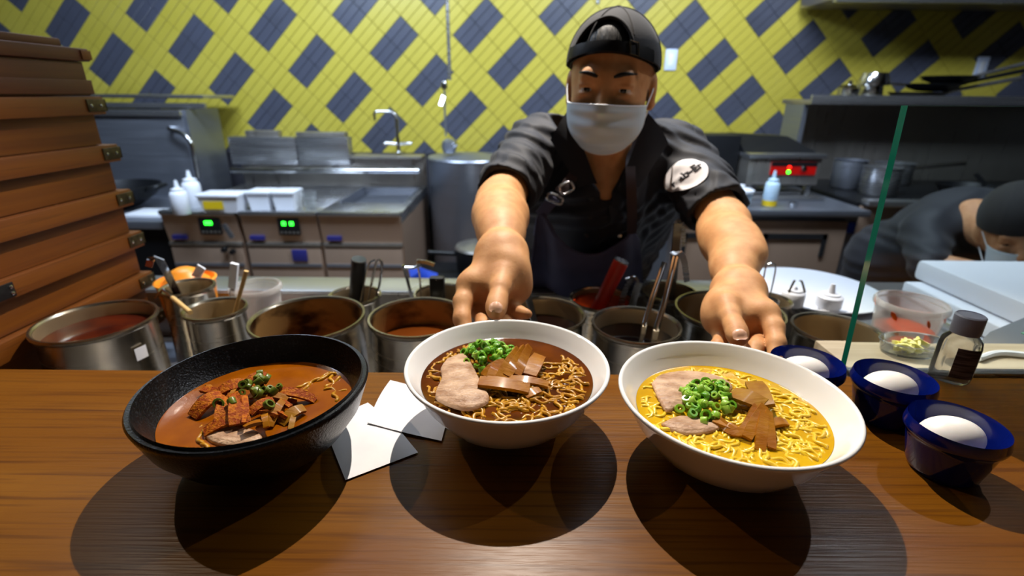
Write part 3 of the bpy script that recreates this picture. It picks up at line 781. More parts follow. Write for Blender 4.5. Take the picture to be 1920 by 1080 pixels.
def noodles(k, m, label, count, keep, amp=.0032, zr=(-.0012, .0012), seed=1):
    rnd = random.Random(seed); x0, y0 = BW[k]; mb = MB()
    for _ in range(count):
        for _try in range(40):
            a = rnd.uniform(0, 6.283); r = BR[k] * math.sqrt(rnd.uniform(0, .9))
            x, y = r * math.cos(a), r * math.sin(a)
            if keep(x, y): break
        hd = rnd.uniform(0, 6.283); cv = rnd.uniform(-18, 18); wl = rnd.uniform(.015, .021); ph = rnd.uniform(0, 6)
        pts = []; zb = rnd.uniform(*zr); zp = rnd.uniform(0, 6); am = amp * rnd.uniform(.6, 1.2)
        for q in range(64):
            s_ = q * .0013
            w = am * math.sin(2 * math.pi * s_ / wl + ph)
            px_, py_ = x - math.sin(hd) * w, y + math.cos(hd) * w
            rr = math.hypot(px_, py_)
            if rr > BR[k] - .004: break
            if not keep(px_, py_): break
            pts.append((x0 + px_, y0 + py_, BZ[k] + zb + .0012 * math.sin(s_ * 150 + zp) + .0006 * math.sin(s_ * 420 + ph)))
            hd += cv * .0013; x += math.cos(hd) * .0013; y += math.sin(hd) * .0013
        if len(pts) > 12:
            pts[0] = (pts[0][0], pts[0][1], BZ[k] - .003); pts[-1] = (pts[-1][0], pts[-1][1], BZ[k] - .003)
            mb.tube(pts, .0019, 6)
    return tag(mk('noodles', mb, m, smooth=0), label, 'noodles', kind='stuff')
def shade_all(o): o.data.shade_smooth()
shade_all(noodles(2, 'noodle_dark', 'wavy yellow noodles in the brown soy soup', 110, lambda x, y: not (y > .030 and -.03 < x < .06), .0028, (-.0018, .0006), 3))
shade_all(noodles(3, 'noodle_pale', 'wavy yellow noodles in the pale golden soup', 190, lambda x, y: True, .0026, (-.0020, -.0004), 5))
shade_all(noodles(1, 'noodle_dark', 'few yellow noodles surfacing in the spicy orange soup', 12, lambda x, y: x > .012 and y > .0, .0016, (-.0010, .0006), 9))
shade_all(noodles(1, 'noodle_dark', 'small tangle of noodles at the front of the spicy soup', 5, lambda x, y: -.05 < x < .02 and y < -.03, .0020, (-.0014, 0), 19))

def pz(k, px, py, dz=0): return atz(px, py, BZ[k] + dz)
def pork(k, poly, z0, th_, label, bulge=.0015, tilt=(0, 0), m='pork'):
    pts = [pz(k, *p, z0 + th_) for p in poly]
    P2 = smooth_path([tuple(p) for p in pts] + [tuple(pts[0])], 3)[:-1]
    return tag(mk('pork_slice', MB().slab([(p.x, p.y) for p in P2], BZ[k] + z0, BZ[k] + z0 + th_, bulge=bulge, tilt=tilt), m, smooth=70), label, 'pork slice')
pork(2, [(838, 670), (868, 660), (886, 682), (898, 706), (918, 742), (900, 758), (868, 764), (820, 746), (818, 728), (828, 706), (826, 688)], .0005, .0062, 'pale pink pork slice on the brown soy noodles')
pork(3, [(1222, 716), (1240, 700), (1290, 693), (1345, 702), (1375, 724), (1330, 752), (1275, 760), (1250, 768), (1234, 744)], .0002, .0045, 'pork slice at the back of the yellow soup')
pork(3, [(1240, 792), (1275, 778), (1330, 786), (1352, 798), (1330, 808), (1290, 812), (1258, 804)], -.0012, .0042, 'half-sunken browned pork slice at the front of the yellow soup')
pork(1, [(378, 806), (420, 800), (468, 802), (492, 816), (468, 832), (430, 834), (395, 826)], -.0022, .005, 'pale pork slice half under the spiced strips in the black bowl')

def menma(k, p0, p1, z0, z1, w, arch, label, m='menma', th_=.0040, twist=0, mid=None, group='bamboo shoot strips'):
    a, b = pz(k, *p0, z0), pz(k, *p1, z1)
    if mid is not None: pts = smooth_path([a, pz(k, mid[0], mid[1], mid[2]), b], 6)
    else: pts = arc(a, b, arch, 10)
    n = len(pts); d = (b - a); sd0 = Vector((-d.y, d.x, 0)).normalized() if (d.x ** 2 + d.y ** 2) > 1e-8 else Vector((1, 0, 0))
    sides = [];
    for i in range(n):
        an = twist * (.4 + .6 * i / (n - 1)); tgd = d.normalized()
        sides.append(tuple(Matrix.Rotation(an, 3, tgd) @ sd0))
    ws = [w * (.82 + .18 * math.sin(math.pi * min(1, .15 + i / (n - 1)))) for i in range(n)]
    return tag(mk('bamboo_shoot', MB().strip(pts, sides, ws, th_), m, smooth=50), label, 'bamboo shoot', group)
mm = [((898, 716), (992, 730), .010, .006, .0150, .002, .25, 'widest glossy bamboo strip lying across the front of the brown soup'),
      ((952, 712), (1028, 722), .008, .006, .0095, .002, .3, 'bamboo strip pointing right at the front of the brown soup pile'),
      ((935, 716), (972, 656), .008, .020, .0120, .002, .9, 'bamboo strip standing left in the brown soup pile'),
      ((950, 706), (983, 652), .010, .019, .0100, .001, 1.0, 'bamboo strip standing in the middle of the brown soup pile'),
      ((968, 704), (992, 650), .008, .018, .0100, .001, .9, 'tallest bamboo strip at the back of the brown soup pile'),
      ((908, 706), (946, 680), .008, .014, .0110, .003, .6, 'bamboo strip beside the pork slice in the brown soup'),
      ((918, 722), (930, 686), .007, .014, .0110, .002, .5, 'dark bamboo strip between pork and pile in brown soup'),
      ((992, 704), (1012, 668), .006, .010, .0170, .002, .2, 'broad bamboo piece at the right of the brown soup pile'),
      ((985, 744), (1012, 732), .002, .004, .0100, .001, .2, 'sunken bamboo piece among noodles in the brown soup')]
for p0, p1, z0, z1, w, ar, tw_, lb in mm: menma(2, p0, p1, z0, z1, w, ar, lb, twist=tw_)
m3 = [((1336, 778), (1418, 762), .004, .010, .0085, .0, .4, (1385, 812, .004), 'curved bamboo strip bent like a hook in the yellow soup'),
      ((1338, 790), (1392, 812), .003, .004, .0070, .001, .2, None, 'thin bamboo strip at the left of the yellow soup pile'),
      ((1400, 822), (1432, 762), .003, .011, .0095, .002, .5, None, 'bamboo strip leaning forward in the yellow soup'),
      ((1424, 846), (1432, 776), .000, .011, .0095, .002, .4, None, 'front bamboo strip dipping into the yellow soup'),
      ((1446, 842), (1440, 772), .001, .010, .0080, .001, .5, None, 'right upright bamboo strip in the yellow soup'),
      ((1372, 738), (1432, 760), .009, .011, .0190, .002, .3, None, 'broad folded bamboo sheet behind the yellow soup pile'),
      ((1413, 718), (1438, 762), .012, .011, .0180, .001, .3, None, 'crinkled bamboo sheet standing at the back of the yellow soup'),
      ((1446, 796), (1474, 794), .004, .002, .0085, .002, .3, None, 'stub of bamboo poking right from the yellow soup pile')]
for p0, p1, z0, z1, w, ar, tw_, md, lb in m3: menma(3, p0, p1, z0, z1, w, ar, lb, m='menma_pale' if 'sheet' in lb else 'menma', twist=tw_, mid=md)
m1 = [((362, 782), (420, 742), .001, .008, .0180, .005, .1, 'spiced', 'spice-dusted bamboo strip at the left of the black bowl heap'),
      ((384, 812), (470, 782), .002, .006, .0150, .004, .2, 'spiced', 'long red-dusted bamboo strip across the front of the black bowl heap'),
      ((412, 792), (424, 748), .007, .012, .0120, .003, .2, 'spiced', 'red-dusted bamboo strip left of centre in the black bowl'),
      ((448, 796), (450, 742), .008, .014, .0200, .003, .1, 'spiced', 'broad red-dusted bamboo sheet in the centre of the black bowl'),
      ((470, 776), (512, 752), .008, .010, .0110, .003, .2, 'spiced', 'red-dusted bamboo piece right of centre in the black bowl'),
      ((470, 744), (540, 748), .011, .007, .0090, .003, .2, 'menma', 'bare bamboo strip crossing the top of the black bowl heap'),
      ((505, 738), (592, 750), .009, .001, .0120, .004, .2, 'spiced', 'spiced bamboo strip pointing right in the black bowl'),
      ((408, 738), (470, 722), .008, .010, .0160, .004, .2, 'spiced', 'spiced bamboo strip at the back left of the black bowl heap'),
      ((505, 800), (530, 752), .002, .010, .0090, .002, .5, 'menma', 'dark bamboo strip standing at the right of the black bowl heap'),
      ((528, 796), (570, 766), .000, .004, .0130, .003, .2, 'menma_pale', 'pale bamboo strip at the right front of the black bowl heap'),
      ((545, 806), (552, 776), .000, .004, .0060, .001, .3, 'menma_pale', 'short yellow bamboo strip at the front right of the black bowl'),
      ((460, 722), (500, 705), .012, .013, .0120, .003, .2, 'spiced', 'spiced bamboo piece at the top of the black bowl heap')]
for p0, p1, z0, z1, w, ar, tw_, m_, lb in m1: menma(1, p0, p1, z0, z1, w * .85, ar * 1.3, lb, m=m_, twist=tw_ + .25, th_=.0030)
rs = random.Random(31)
for k in range(12):
    cx_, cy_ = rs.uniform(395, 540), rs.uniform(728, 800); an = rs.uniform(0, 3.14); L_ = rs.uniform(14, 26); hz_ = .012 * max(.2, 1 - abs(cx_ - 465) / 110) * rs.uniform(.7, 1.1)
    menma(1, (cx_ - L_ * math.cos(an), cy_ - L_ * .6 * math.sin(an)), (cx_ + L_ * math.cos(an), cy_ + L_ * .6 * math.sin(an)), hz_, hz_ + rs.uniform(-.003, .003), rs.uniform(.004, .009), rs.uniform(.001, .004),
          'small spiced bamboo shred mixed into the black bowl heap', m='spiced' if k % 3 else 'menma', twist=rs.uniform(-.8, .8), th_=.003, group='small spiced shreds in the black bowl')
# scallion rings
ring_meshes = {}
for nm, ms in (('bright', 'scallion_bright'), ('deep', 'scallion_deep'), ('dull', 'scallion_dull')):
    for q in range(4):
        ro_, hh = .0034 + .0007 * q, .0034 + .0012 * ((q * 7) % 4)
        ri = ro_ * (.62 if q % 2 else .5)
        mb = MB().lathe([(ri, -hh / 2), (ro_ * .95, -hh / 2), (ro_, -hh / 2 + .0004), (ro_, hh / 2 - .0004), (ro_ * .95, hh / 2), (ri, hh / 2)], n=12, closed=True, sx=1, sy=.86)
        ring_meshes[nm, q] = mb.mesh('scallion_ring', ms, 50)
def scallions(k, cx, cy, wx, wy, count, hgt, label, group, kinds, seed, z0=.006):
    rnd = random.Random(seed)
    for _ in range(count):
        while True:
            u, v = rnd.uniform(-1, 1), rnd.uniform(-1, 1)
            if u * u + v * v < 1: break
        zz = z0 + hgt * max(0, 1 - (u * u + v * v)) * rnd.uniform(.55, 1) + rnd.uniform(0, .0015)
        p = pz(k, cx + u * wx, cy + v * wy, z0) + Vector((0, 0, zz - z0))
        o = bpy.data.objects.new('scallion_ring', ring_meshes[rnd.choice(kinds), rnd.randrange(4)]); col.objects.link(o)
        o.location = p; o.rotation_euler = (rnd.gauss(0, .9), rnd.gauss(0, .9), rnd.uniform(0, 6.28))
        tag(o, label, 'scallion', group)
scallions(2, 918, 672, 50, 30, 62, .012, 'chopped green scallion ring heaped on the brown soy ramen', 'scallion rings on the brown soy ramen', ['bright', 'deep', 'deep'], 2, .004)
scallions(3, 1325, 754, 56, 38, 76, .012, 'chopped green scallion ring heaped on the pale yellow ramen', 'scallion rings on the pale yellow ramen', ['bright', 'deep', 'bright'], 4, .003)
scallions(1, 492, 722, 36, 20, 16, .003, 'dull green scallion ring on the spiced black bowl heap', 'scallion rings on the spicy ramen', ['dull'], 6, .014)
scallions(1, 455, 750, 60, 20, 5, .002, 'dull green scallion ring scattered lower on the spicy heap', 'scattered scallion rings on the spicy ramen', ['dull'], 8, .015)

# ================================================================== EGG CUPS, EGGS, PAPERS, BOTTLE
cup_h = .0475; ck = cup_h / .042
cups = [((.3375, .5055), 'blue cup behind the pale ramen bowl, farthest of the three', 'white egg in the farthest blue cup'),
        ((.4145, .4735), 'middle blue cup between the other two egg cups', 'white egg in the middle blue cup'),
        ((.4145, .3905), 'nearest blue cup at the right front of the counter', 'white egg in the nearest blue cup')]
for (x, y), lc, le in cups:
    t = thing('egg_cup', lc, 'cup', (x, y, H), 0, 'blue glazed egg cups')
    r = .0397
    mk('cup_wall', MB().lathe([(0, .002), (.024, .002), (.0255, 0), (.027, .001), (.029, .005), (.0335, .022), (.0355, .031), (.036, .034), (.0385, .0355), (r, .038), (r, .0405), (r - .0018, cup_h), (r - .004, .0412), (.0345, .036), (.0325, .028), (.027, .008), (.015, .005), (0, .005)], n=72, zs=ck), 'blue_glaze', t, world=False, smooth=60)
    eg = MB(); prof = []
    for i in range(25):
        a_ = math.pi * i / 24; zz = -math.cos(a_); rr = math.sin(a_) * (1 - .09 * zz)
        prof.append((rr * .0215, zz * .0275))
    rot = Euler((R(0), R(76), R(-8))).to_matrix()
    eg.lathe(prof, (0, 0, 0), 40, rot=rot)
    o = tag(mk('egg', eg, 'egg_shell', smooth=80), le, 'egg', 'white eggs in blue cups'); o.location = (x - .002, y, H + .0352)
def sheet(name, corners, label, curl, lift=.0004, n=12):
    c = [atz(*p, H) for p in corners]; rows = []
    for i in range(n):
        u = i / (n - 1); row = []
        for j in range(n):
            v = j / (n - 1)
            p = (c[0] * (1 - u) + c[1] * u) * (1 - v) + (c[3] * (1 - u) + c[2] * u) * v
            p.z = H + lift + curl(u, v); row.append(p)
        rows.append(row)
    return tag(mk(name, MB().grid(rows, .00025), 'paper'), label, 'paper', 'white paper slips on the counter')
sheet('paper_slip', [(732, 716), (690, 802), (828, 830), (850, 745)], 'upper white paper slip between the black and middle bowls', lambda u, v: .004 * u * (1 - v) ** 2 + .0045 * math.sin(u * 3.1) * (1 - v), .0022)
sheet('paper_slip', [(600, 782), (648, 903), (784, 851), (742, 800)], 'lower white paper slip lying half under the middle bowl shadow', lambda u, v: .0035 * math.sin(v * 3.1) * (1 - u) + .001, .0006)
sheet('paper_slip', [(690, 758), (590, 800), (660, 840), (745, 800)], 'small white paper slip tucked beside the black bowl', lambda u, v: .0006, .0014)
# sanitizer bottle
q = atz(1777, 703, H)
t = thing('sanitizer_bottle', 'small clear sanitizer bottle with grey cap on the counter', 'bottle', (q.x - .010, q.y - .012, H), R(-38))
sx_, sy_ = 1.0, .62
mk('bottle_body', MB().lathe([(0, .002), (.018, .0005), (.0205, .003), (.0215, .010), (.0215, .050), (.020, .058), (.014, .065), (.0125, .067), (0, .067)], n=48, sx=sx_, sy=sy_), 'gel', t, world=False)
mk('cap', MB().lathe([(0, .0665), (.0150, .0665), (.0155, .068), (.0155, .089), (.0140, .0905), (.0136, .0895), (0, .0898)], n=40), 'cap_plastic', t, world=False)
rows = [[(.0217 * math.cos(R(a_)), .0217 * sy_ * math.sin(R(a_)), zz) for zz in (.010, .024, .038, .050)] for a_ in range(-96, -23, 8)]
mk('label', MB().grid(rows, .0003), 'print_label', t, world=False)
# ================================================================== KITCHEN LINE ON THE LEFT
def fryer(x0, x1, label, led=True, badge=False, basin=False, handle=False):
    t = thing('noodle_boiler', label, 'boiler', ((x0 + x1) / 2, 2.75, 0), 0, 'row of steel boilers')
    yf, yb, zt = 2.40, 3.20, .862
    b = MB().box(x0, x1, yf + .03, yb, .10, .80)
    mk('cabinet_body', b, 'panel_front', t)
    if not basin:
        mk('deck', MB().box(x0, x1, yf + .02, yb, .80, zt - .008, .004), 'steel', t)
    else:
        mk('deck', MB().box(x0, x1, yf + .02, 2.66, .80, zt - .008, .004).box(x0, x0 + .03, 2.66, 3.12, .80, zt - .008).box(x1 - .03, x1, 2.66, 3.12, .80, zt - .008).box(x0, x1, 3.12, yb, .80, zt - .008), 'steel', t)
        bs = mk('basin', MB().box(x0 + .03, x1 - .03, 2.66, 3.12, .801, .805).box(x0 + .028, x0 + .032, 2.66, 3.12, .80, zt).box(x1 - .032, x1 - .028, 2.66, 3.12, .80, zt), 'steel_dark', t)
    mk('front_lip', MB().box(x0, x1, yf - .012, yf + .03, zt - .022, zt, .006), 'steel', t)
    # control panel, slightly sloped
    a0, a1 = yf + .000, yf + .022
    vs = [(x0 + .003, a0, zt - .022), (x1 - .003, a0, zt - .022), (x1 - .003, a1, .70), (x0 + .003, a1, .70)]
    mk('control_panel', MB().add(vs + [(v[0], v[1] + .02, v[2]) for v in vs], [(3, 2, 1, 0), (4, 5, 6, 7), (0, 1, 5, 4), (1, 2, 6, 5), (2, 3, 7, 6), (3, 0, 4, 7)]), 'panel_front', t, smooth=0)
    mk('seam', MB().box(x0 + .003, x1 - .003, yf + .010, yf + .03, .680, .699, .003), 'steel_panel', t)
    dr = mk('door', MB().box(x0 + .006, x1 - .006, yf + .014, yf + .03, .20, .672, .004), 'panel_front', t)
    mk('door_groove', MB().box(x0 + .01, x1 - .01, yf + .008, yf + .014, .575, .59), 'steel_dark', dr)
    if led:
        cx = x0 + (x1 - x0) * (.63 if handle else .62)
        d = mk('display', MB().box(cx - .052, cx + .052, yf - .004, yf + .012, .742, .825, .004), 'black_plastic', t)
        for k, dx in enumerate((-.020, .018) if not handle else (-.012, .006)):
            mk('digit', MB().box(cx + dx - .009, cx + dx + .009, yf - .0065, yf - .004, .793, .811), 'green_led', d)
        for k in range(5): mk('button', MB().box(cx - .042 + k * .02, cx - .030 + k * .02, yf - .0065, yf - .004, .752, .762), 'steel_panel', d)
    if badge: mk('badge', MB().box(x0 + .225, x0 + .30, yf + .006, yf + .014, .605, .665, .002), 'badge_blue', t)
    mk('name_plate', MB().box(x0 + .03, x0 + .10, yf + .004, yf + .018, .715, .735), 'badge_blue', t)
    if handle:
        mk('switch_lever', MB().strip([(x1 - .055, yf - .02, .80), (x1 - .02, yf - .03, .735)], (1, 0, .5), .02, .012), 'steel', t)
        mk('knob', MB().lathe([(.014, 0), (.012, .02), (0, .02)], (x1 - .09, yf + .006, .665), 16, rot=Euler((R(90), 0, 0)).to_matrix()), 'black_plastic', t)
        mk('knob', MB().lathe([(.014, 0), (.012, .02), (0, .02)], (x1 - .05, yf + .006, .655), 16, rot=Euler((R(90), 0, 0)).to_matrix()), 'black_plastic', t)
    for lx in (x0 + .05, x1 - .05):
        for ly in (2.48, 3.14): mk('leg', MB().lathe([(.02, 0), (.02, .1)], (lx, ly, 0), 12), 'steel_dark', t)
    return t
fryer(-1.715, -1.345, 'steel boiler with green display and lever, left of the three', True, False, False, True)
fryer(-1.330, -.953, 'steel boiler with green digits and a dark blue badge', True, True)
fryer(-.948, -.545, 'steel sink boiler without display and with an open basin', False, False, True)
# shared rail and back plates
t = thing('back_splash', 'steel splash back with a bright rail behind the boilers', 'splash back', (-1.1, 3.25, 0))
mk('rail', MB().tube([(-1.665, 3.02, .965), (-.555, 3.02, .972)], .017, 14), 'steel_polished', t)
mk('panel', MB().box(-1.70, -.545, 3.21, 3.225, .10, 1.04, .003), 'steel_panel', t)
for (a, b, zt) in ((-1.70, -1.30, 1.150), (-1.295, -.985, 1.152)): mk('flue_plate', MB().box(a, b, 3.10, 3.18, .99, zt, .006), 'steel', t)
mk('flue_cap', MB().box(-1.60, -1.40, 3.12, 3.17, 1.150, 1.185, .004).box(-1.29, -1.00, 3.10, 3.17, 1.152, 1.180, .004), 'steel_panel', t)
mk('shelf', MB().box(-.97, -.545, 3.05, 3.20, 1.035, 1.05, .004), 'steel_panel', t)
for bx in (-1.6, -1.1, -.62): mk('bracket', MB().box(bx - .01, bx + .01, 3.02, 3.21, .955, .975), 'steel', t)
# tap on the shelf
q = aty(748, 288, 3.12)
t = thing('kitchen_tap', 'chrome swing tap standing on the ledge by the sink', 'tap', q)
mk('column', MB().lathe([(.022, 0), (.022, .01), (.012, .014), (.012, .09), (.009, .10), (.009, .20)], n=16), 'steel_polished', t, world=False)
mk('spout', MB().tube(smooth_path([(0, 0, .20), (-.02, 0, .235), (-.06, -.005, .24), (-.12, -.01, .235), (-.125, -.01, .19)]), .008, 10), 'steel_polished', t, world=False)
for sx_ in (-1, 1):
    hnd = mk('handle', MB().tube([(0, 0, .055), (sx_ * .07, -.01, .062), (sx_ * .085, -.012, .05 if sx_ < 0 else .062)], .010, 10), 'steel_polished', t, world=False)
# hanging spray hose
q = aty(836, 262, 3.1); q2 = aty(838, -12, 3.1)
t = thing('spray_hose', 'thin steel spray hose hanging down in front of the tiles', 'hose', (q.x, 3.1, q.z))
mk('riser', MB().tube([(q2.x, 3.1, 2.85), (q2.x, 3.1, aty(834, 150, 3.1).z)], .010, 10), 'steel', t)
pm = aty(833, 160, 3.1)
mk('valve', MB().lathe([(.018, -.02), (.02, 0), (.014, .02)], pm, 14), 'steel_polished', t)
mk('lever', MB().strip([aty(832, 180, 3.1), aty(826, 198, 3.08)], (1, 0, 0), .02, .006), 'steel_polished', t)
mk('hose', MB().tube(smooth_path([pm, aty(834, 210, 3.1), aty(836, 255, 3.1)]), .006, 8), 'steel_dark', t)
hd = aty(842, 272, 3.08)
mk('spray_head', MB().lathe([(.001, -.05), (.034, -.045), (.046, -.015), (.04, .02), (.018, .035), (.001, .038)], hd, 20), 'steel_dark', t)
mk('nozzle', MB().tube([hd + Vector((.02, -.02, -.01)), hd + Vector((.05, -.03, .01))], .014, 10), 'steel_polished', t)
# wok range with tall back at the far left
t = thing('wok_range', 'tall-backed steel wok range behind the wooden boxes', 'range', (-2.25, 2.9, 0))
a, b = aty(210, 205, 3.05), aty(376, 378, 3.05)
mk('back_panel', MB().box(-2.75, b.x, 3.05, 3.10, .62, a.z, .006), 'steel_dark', t)
mk('panel_cap', MB().box(-2.75, b.x + .003, 3.03, 3.10, a.z - .035, a.z, .005), 'steel', t)
c = aty(415, 178, 3.30)
mk('shelf', MB().box(-2.85, c.x, 3.10, 3.45, c.z - .02, c.z, .004).box(-2.85, c.x, 3.10, 3.12, c.z - .075, c.z - .045, .003), 'steel', t)
mk('side_panel', MB().box(b.x + .002, b.x + .02, 3.06, 3.40, .5, c.z - .08), 'steel_dark', t)
mk('range_top', MB().box(-2.75, -1.73, 2.42, 3.05, .76, .80, .006), 'steel_dark', t)
mk('range_body', MB().box(-2.75, -1.735, 2.45, 3.05, .0, .76), 'black_metal', t)
f0 = aty(325, 248, 3.03)
mk('swing_spout', MB().tube(smooth_path([f0 + Vector((0, .02, .02)), f0 + Vector((0, -.03, .02)), f0 + Vector((.12, -.06, -.035)), f0 + Vector((.125, -.06, -.25))]), .012, 10), 'steel_polished', t)
w_ = aty(262, 372, 2.78)
t = thing('wok', 'black iron wok sitting on the wok range', 'wok', (w_.x - .06, 2.72, .80))
mk('wok_bowl', MB().lathe([(.001, 0), (.09, .015), (.17, .07), (.205, .125), (.202, .127), (.165, .075), (.085, .020), (.001, .006)], n=36), 'black_metal', t, world=False)
mk('loop_handle', MB().tube(smooth_path([(.17, -.05, .10), (.24, -.04, .125), (.24, .04, .125), (.17, .05, .10)]), .009, 8), 'black_metal', t, world=False)
q = aty(285, 420, 2.32)
tag(mk('folded_towel', MB().box(-1.95, -1.74, 2.46, 2.62, .801, .825, .010), 'white_plastic'), 'white folded towel beside the left boiler', 'towel')
# bottles and tubs on the boilers
for (px, py, h, lb) in ((342, 398, .16, 'white squeeze bottle at the front of the left boiler'), (366, 386, .19, 'taller white squeeze bottle behind the other on the left boiler')):
    q = atz(px, py, .862); squeeze(q.x, q.y, .8545, .042 if h > .17 else .038, h * .8, lb, tip=.03, group='squeeze bottles on the boiler')
def box_tub(px, py, w, d, h, label, lab=False, m='white_plastic'):
    q = atz(px, py, .862)
    t = thing('storage_tub', label, 'tub', (q.x, q.y, .8548), 0, 'plastic tubs on the boilers')
    mb = MB()
    for s_, zz in ((.84, 0), (1.0, h)): pass
    v = [(sx * w / 2 * k, sy * d / 2 * k, zz) for k, zz in ((.84, 0), (1, h)) for sx, sy in ((-1, -1), (1, -1), (1, 1), (-1, 1))]
    mb.add(v, [(3, 2, 1, 0), (0, 1, 5, 4), (1, 2, 6, 5), (2, 3, 7, 6), (3, 0, 4, 7)])
    mk('tub_body', mb, m, t, world=False)
    mk('lid', MB().box(-w / 2 - .006, w / 2 + .006, -d / 2 - .006, d / 2 + .006, h, h + .014, .005), m, t, world=False)
    if lab: mk('label', MB().box(-w * .38, w * .12, -d / 2 * .93 - .004, -d / 2 * .93 - .002, h * .25, h * .75), 'yellow_label', t, world=False)
    return t
box_tub(424, 392, .19, .12, .075, 'wide white tub with a yellow label on the left boiler', True)
box_tub(496, 388, .105, .11, .08, 'small white lidded tub on the middle boiler')
box_tub(542, 388, .105, .11, .08, 'small white lidded tub at the right of the middle boiler')
q = atz(572, 388, .862)
tag(mk('glass_cup', MB().lathe([(0, 0), (.025, 0), (.036, .085), (.034, .085), (.023, .004), (0, .004)], (q.x + .03, q.y, .8548), 24), 'clear_plastic'), 'clear plastic cup beside the tubs on the middle boiler', 'cup')
# big stock kettle with blue hose
a, b = aty(795, 300, 2.95), aty(935, 300, 2.95)
kc = ((a.x + b.x) / 2 + .03, 3.1)
t = thing('stock_kettle', 'large dark steel stock kettle between the sink and the cook', 'kettle', (kc[0], kc[1], 0))
mk('kettle_body', MB().lathe([(.22, .10), (.235, .14), (.238, 1.03), (.245, 1.04), (.24, 1.05), (.01, 1.06)], n=40), 'steel_dark', t, world=False)
for k in range(3): mk('leg', MB().lathe([(.025, 0), (.02, .12)], (.16 * math.cos(k * 2.1), .16 * math.sin(k * 2.1), 0), 10), 'steel_dark', t, world=False)
st_ = thing('low_stand', 'low black stand with a pot between boiler and cook', 'stand', (-.34, 2.45, 0))
mk('stand_top', MB().box(-.50, -.02, 2.30, 2.62, .50, .54, .005), 'black_metal', st_)
for lx in (-.48, -.04):
    for ly in (2.32, 2.60): mk('leg', MB().box(lx - .015, lx + .015, ly - .015, ly + .015, 0, .5), 'black_metal', st_)
t = thing('sauce_pan', 'dark pan with a pale lid on the low black stand', 'pan', (-.16, 2.46, .541))
mk('pan_body', MB().lathe([(0, 0), (.11, 0), (.125, .02), (.13, .13), (.127, .13), (.12, .02), (0, .005)], n=32), 'black_metal', t, world=False)
mk('pan_lid', MB().lathe([(.132, .131), (.125, .142), (.06, .158), (.015, .163), (.015, .185), (0, .188)], n=32), 'steel_panel', t, world=False)
mk('handle', MB().tube([(-.12, -.02, .10), (-.26, -.06, .12)], .012, 10), 'black_plastic', t, world=False)
cl = MB()
rows = []
for i in range(10):
    u = i / 9; row = []
    for j in range(7):
        v = j / 6
        row.append((-.50 + .13 * v + .05 * u + .014 * math.sin(9 * v + 4 * u), 2.288 - .012 * math.cos(7 * v + 3 * u) - .02 * u, .60 - .25 * u + .02 * math.sin(5 * v)))
    rows.append(row)
rows = [[(r_[k][0], 2.31 if i == 0 else r_[k][1], r_[k][2]) for k in range(7)] for i, r_ in enumerate(rows)]
tag(mk('blue_cloth', MB().grid(rows, .006), 'blue_cloth'), 'bright blue cloth draped over the low black stand', 'cloth')

# ================================================================== KITCHEN LINE ON THE RIGHT
t = thing('undercounter_fridge', 'steel undercounter fridge with recessed handle behind the cook', 'fridge', (1.3, 2.5, 0))
mk('worktop', MB().box(.72, 1.64, 2.27, 2.95, .885, .915, .006), 'steel_dark', t)
mk('body', MB().box(.74, 1.62, 2.32, 2.93, .08, .885), 'steel_dark', t)
for (a, b) in ((.76, 1.09), (1.125, 1.565)):
    d = mk('door', MB().box(a, b, 2.295, 2.318, .16, .86, .006), 'panel_front', t)
    f = MB(); x0_, x1_ = a + (b - a) * .12, a + (b - a) * .80
    f.box(x0_, x1_, 2.288, 2.296, .775, .800).box(x0_, x0_ + .02, 2.288, 2.296, .69, .80).box(x1_ - .02, x1_, 2.288, 2.296, .69, .80)
    mk('recess_shade', f, 'gap_shade', d)  # raised near-black strips stand for the shade inside a handle recess
mk('sticker', MB().box(1.575, 1.61, 2.312, 2.318, .80, .85), 'blue_cloth', t)
for lx in (.8, 1.56):
    for ly in (2.38, 2.88): mk('caster', MB().lathe([(.03, 0), (.03, .08)], (lx, ly, 0), 12), 'black_plastic', t)
# toaster / contact grill with red control strip
t = thing('salamander_grill', 'compact steel grill with red control strip and dark hood', 'grill', (1.33, 2.62, .916))
gx = 1.17; gy = 2.55
mk('body', MB().box(gx, gx + .36, gy, gy + .32, .985, 1.115, .006), 'steel_panel', t)
mk('top_edge', MB().box(gx - .01, gx + .375, gy - .012, gy + .33, 1.115, 1.137, .005), 'steel', t)
mk('hood', MB().add([(gx - .01, gy + .05, 1.138), (gx + .36, gy + .05, 1.138), (gx + .36, gy + .33, 1.138), (gx - .01, gy + .33, 1.138), (gx, gy + .20, 1.215), (gx + .27, gy + .20, 1.205), (gx + .27, gy + .33, 1.205), (gx, gy + .33, 1.215)], [(3, 2, 1, 0), (4, 5, 6, 7), (0, 1, 5, 4), (1, 2, 6, 5), (2, 3, 7, 6), (3, 0, 4, 7)]), 'black_metal', t, smooth=0)
mk('side_cover', MB().box(gx - .20, gx - .012, gy + .10, gy + .30, .916, 1.215, .006), 'black_metal', t)
cp = mk('control_strip', MB().box(gx + .11, gx + .335, gy - .006, gy + .002, 1.035, 1.098, .002), 'red_panel', t)
mk('strip_shade', MB().box(gx + .11, gx + .335, gy - .008, gy - .005, 1.078, 1.098), 'black_plastic', cp)
for (dx, dz, m_) in ((.20, 1.073, 'red_led'), (.20, 1.050, 'green_led')): mk('indicator', MB().lathe([(.009, 0), (.008, .004), (0, .006)], (gx + dx, gy - .006, dz), 16, rot=Euler((R(90), 0, 0)).to_matrix()), m_, cp)
mk('knob', MB().lathe([(.016, 0), (.013, .014), (0, .016)], (gx + .27, gy - .006, 1.065), 16, rot=Euler((R(90), 0, 0)).to_matrix()), 'steel_polished', cp)
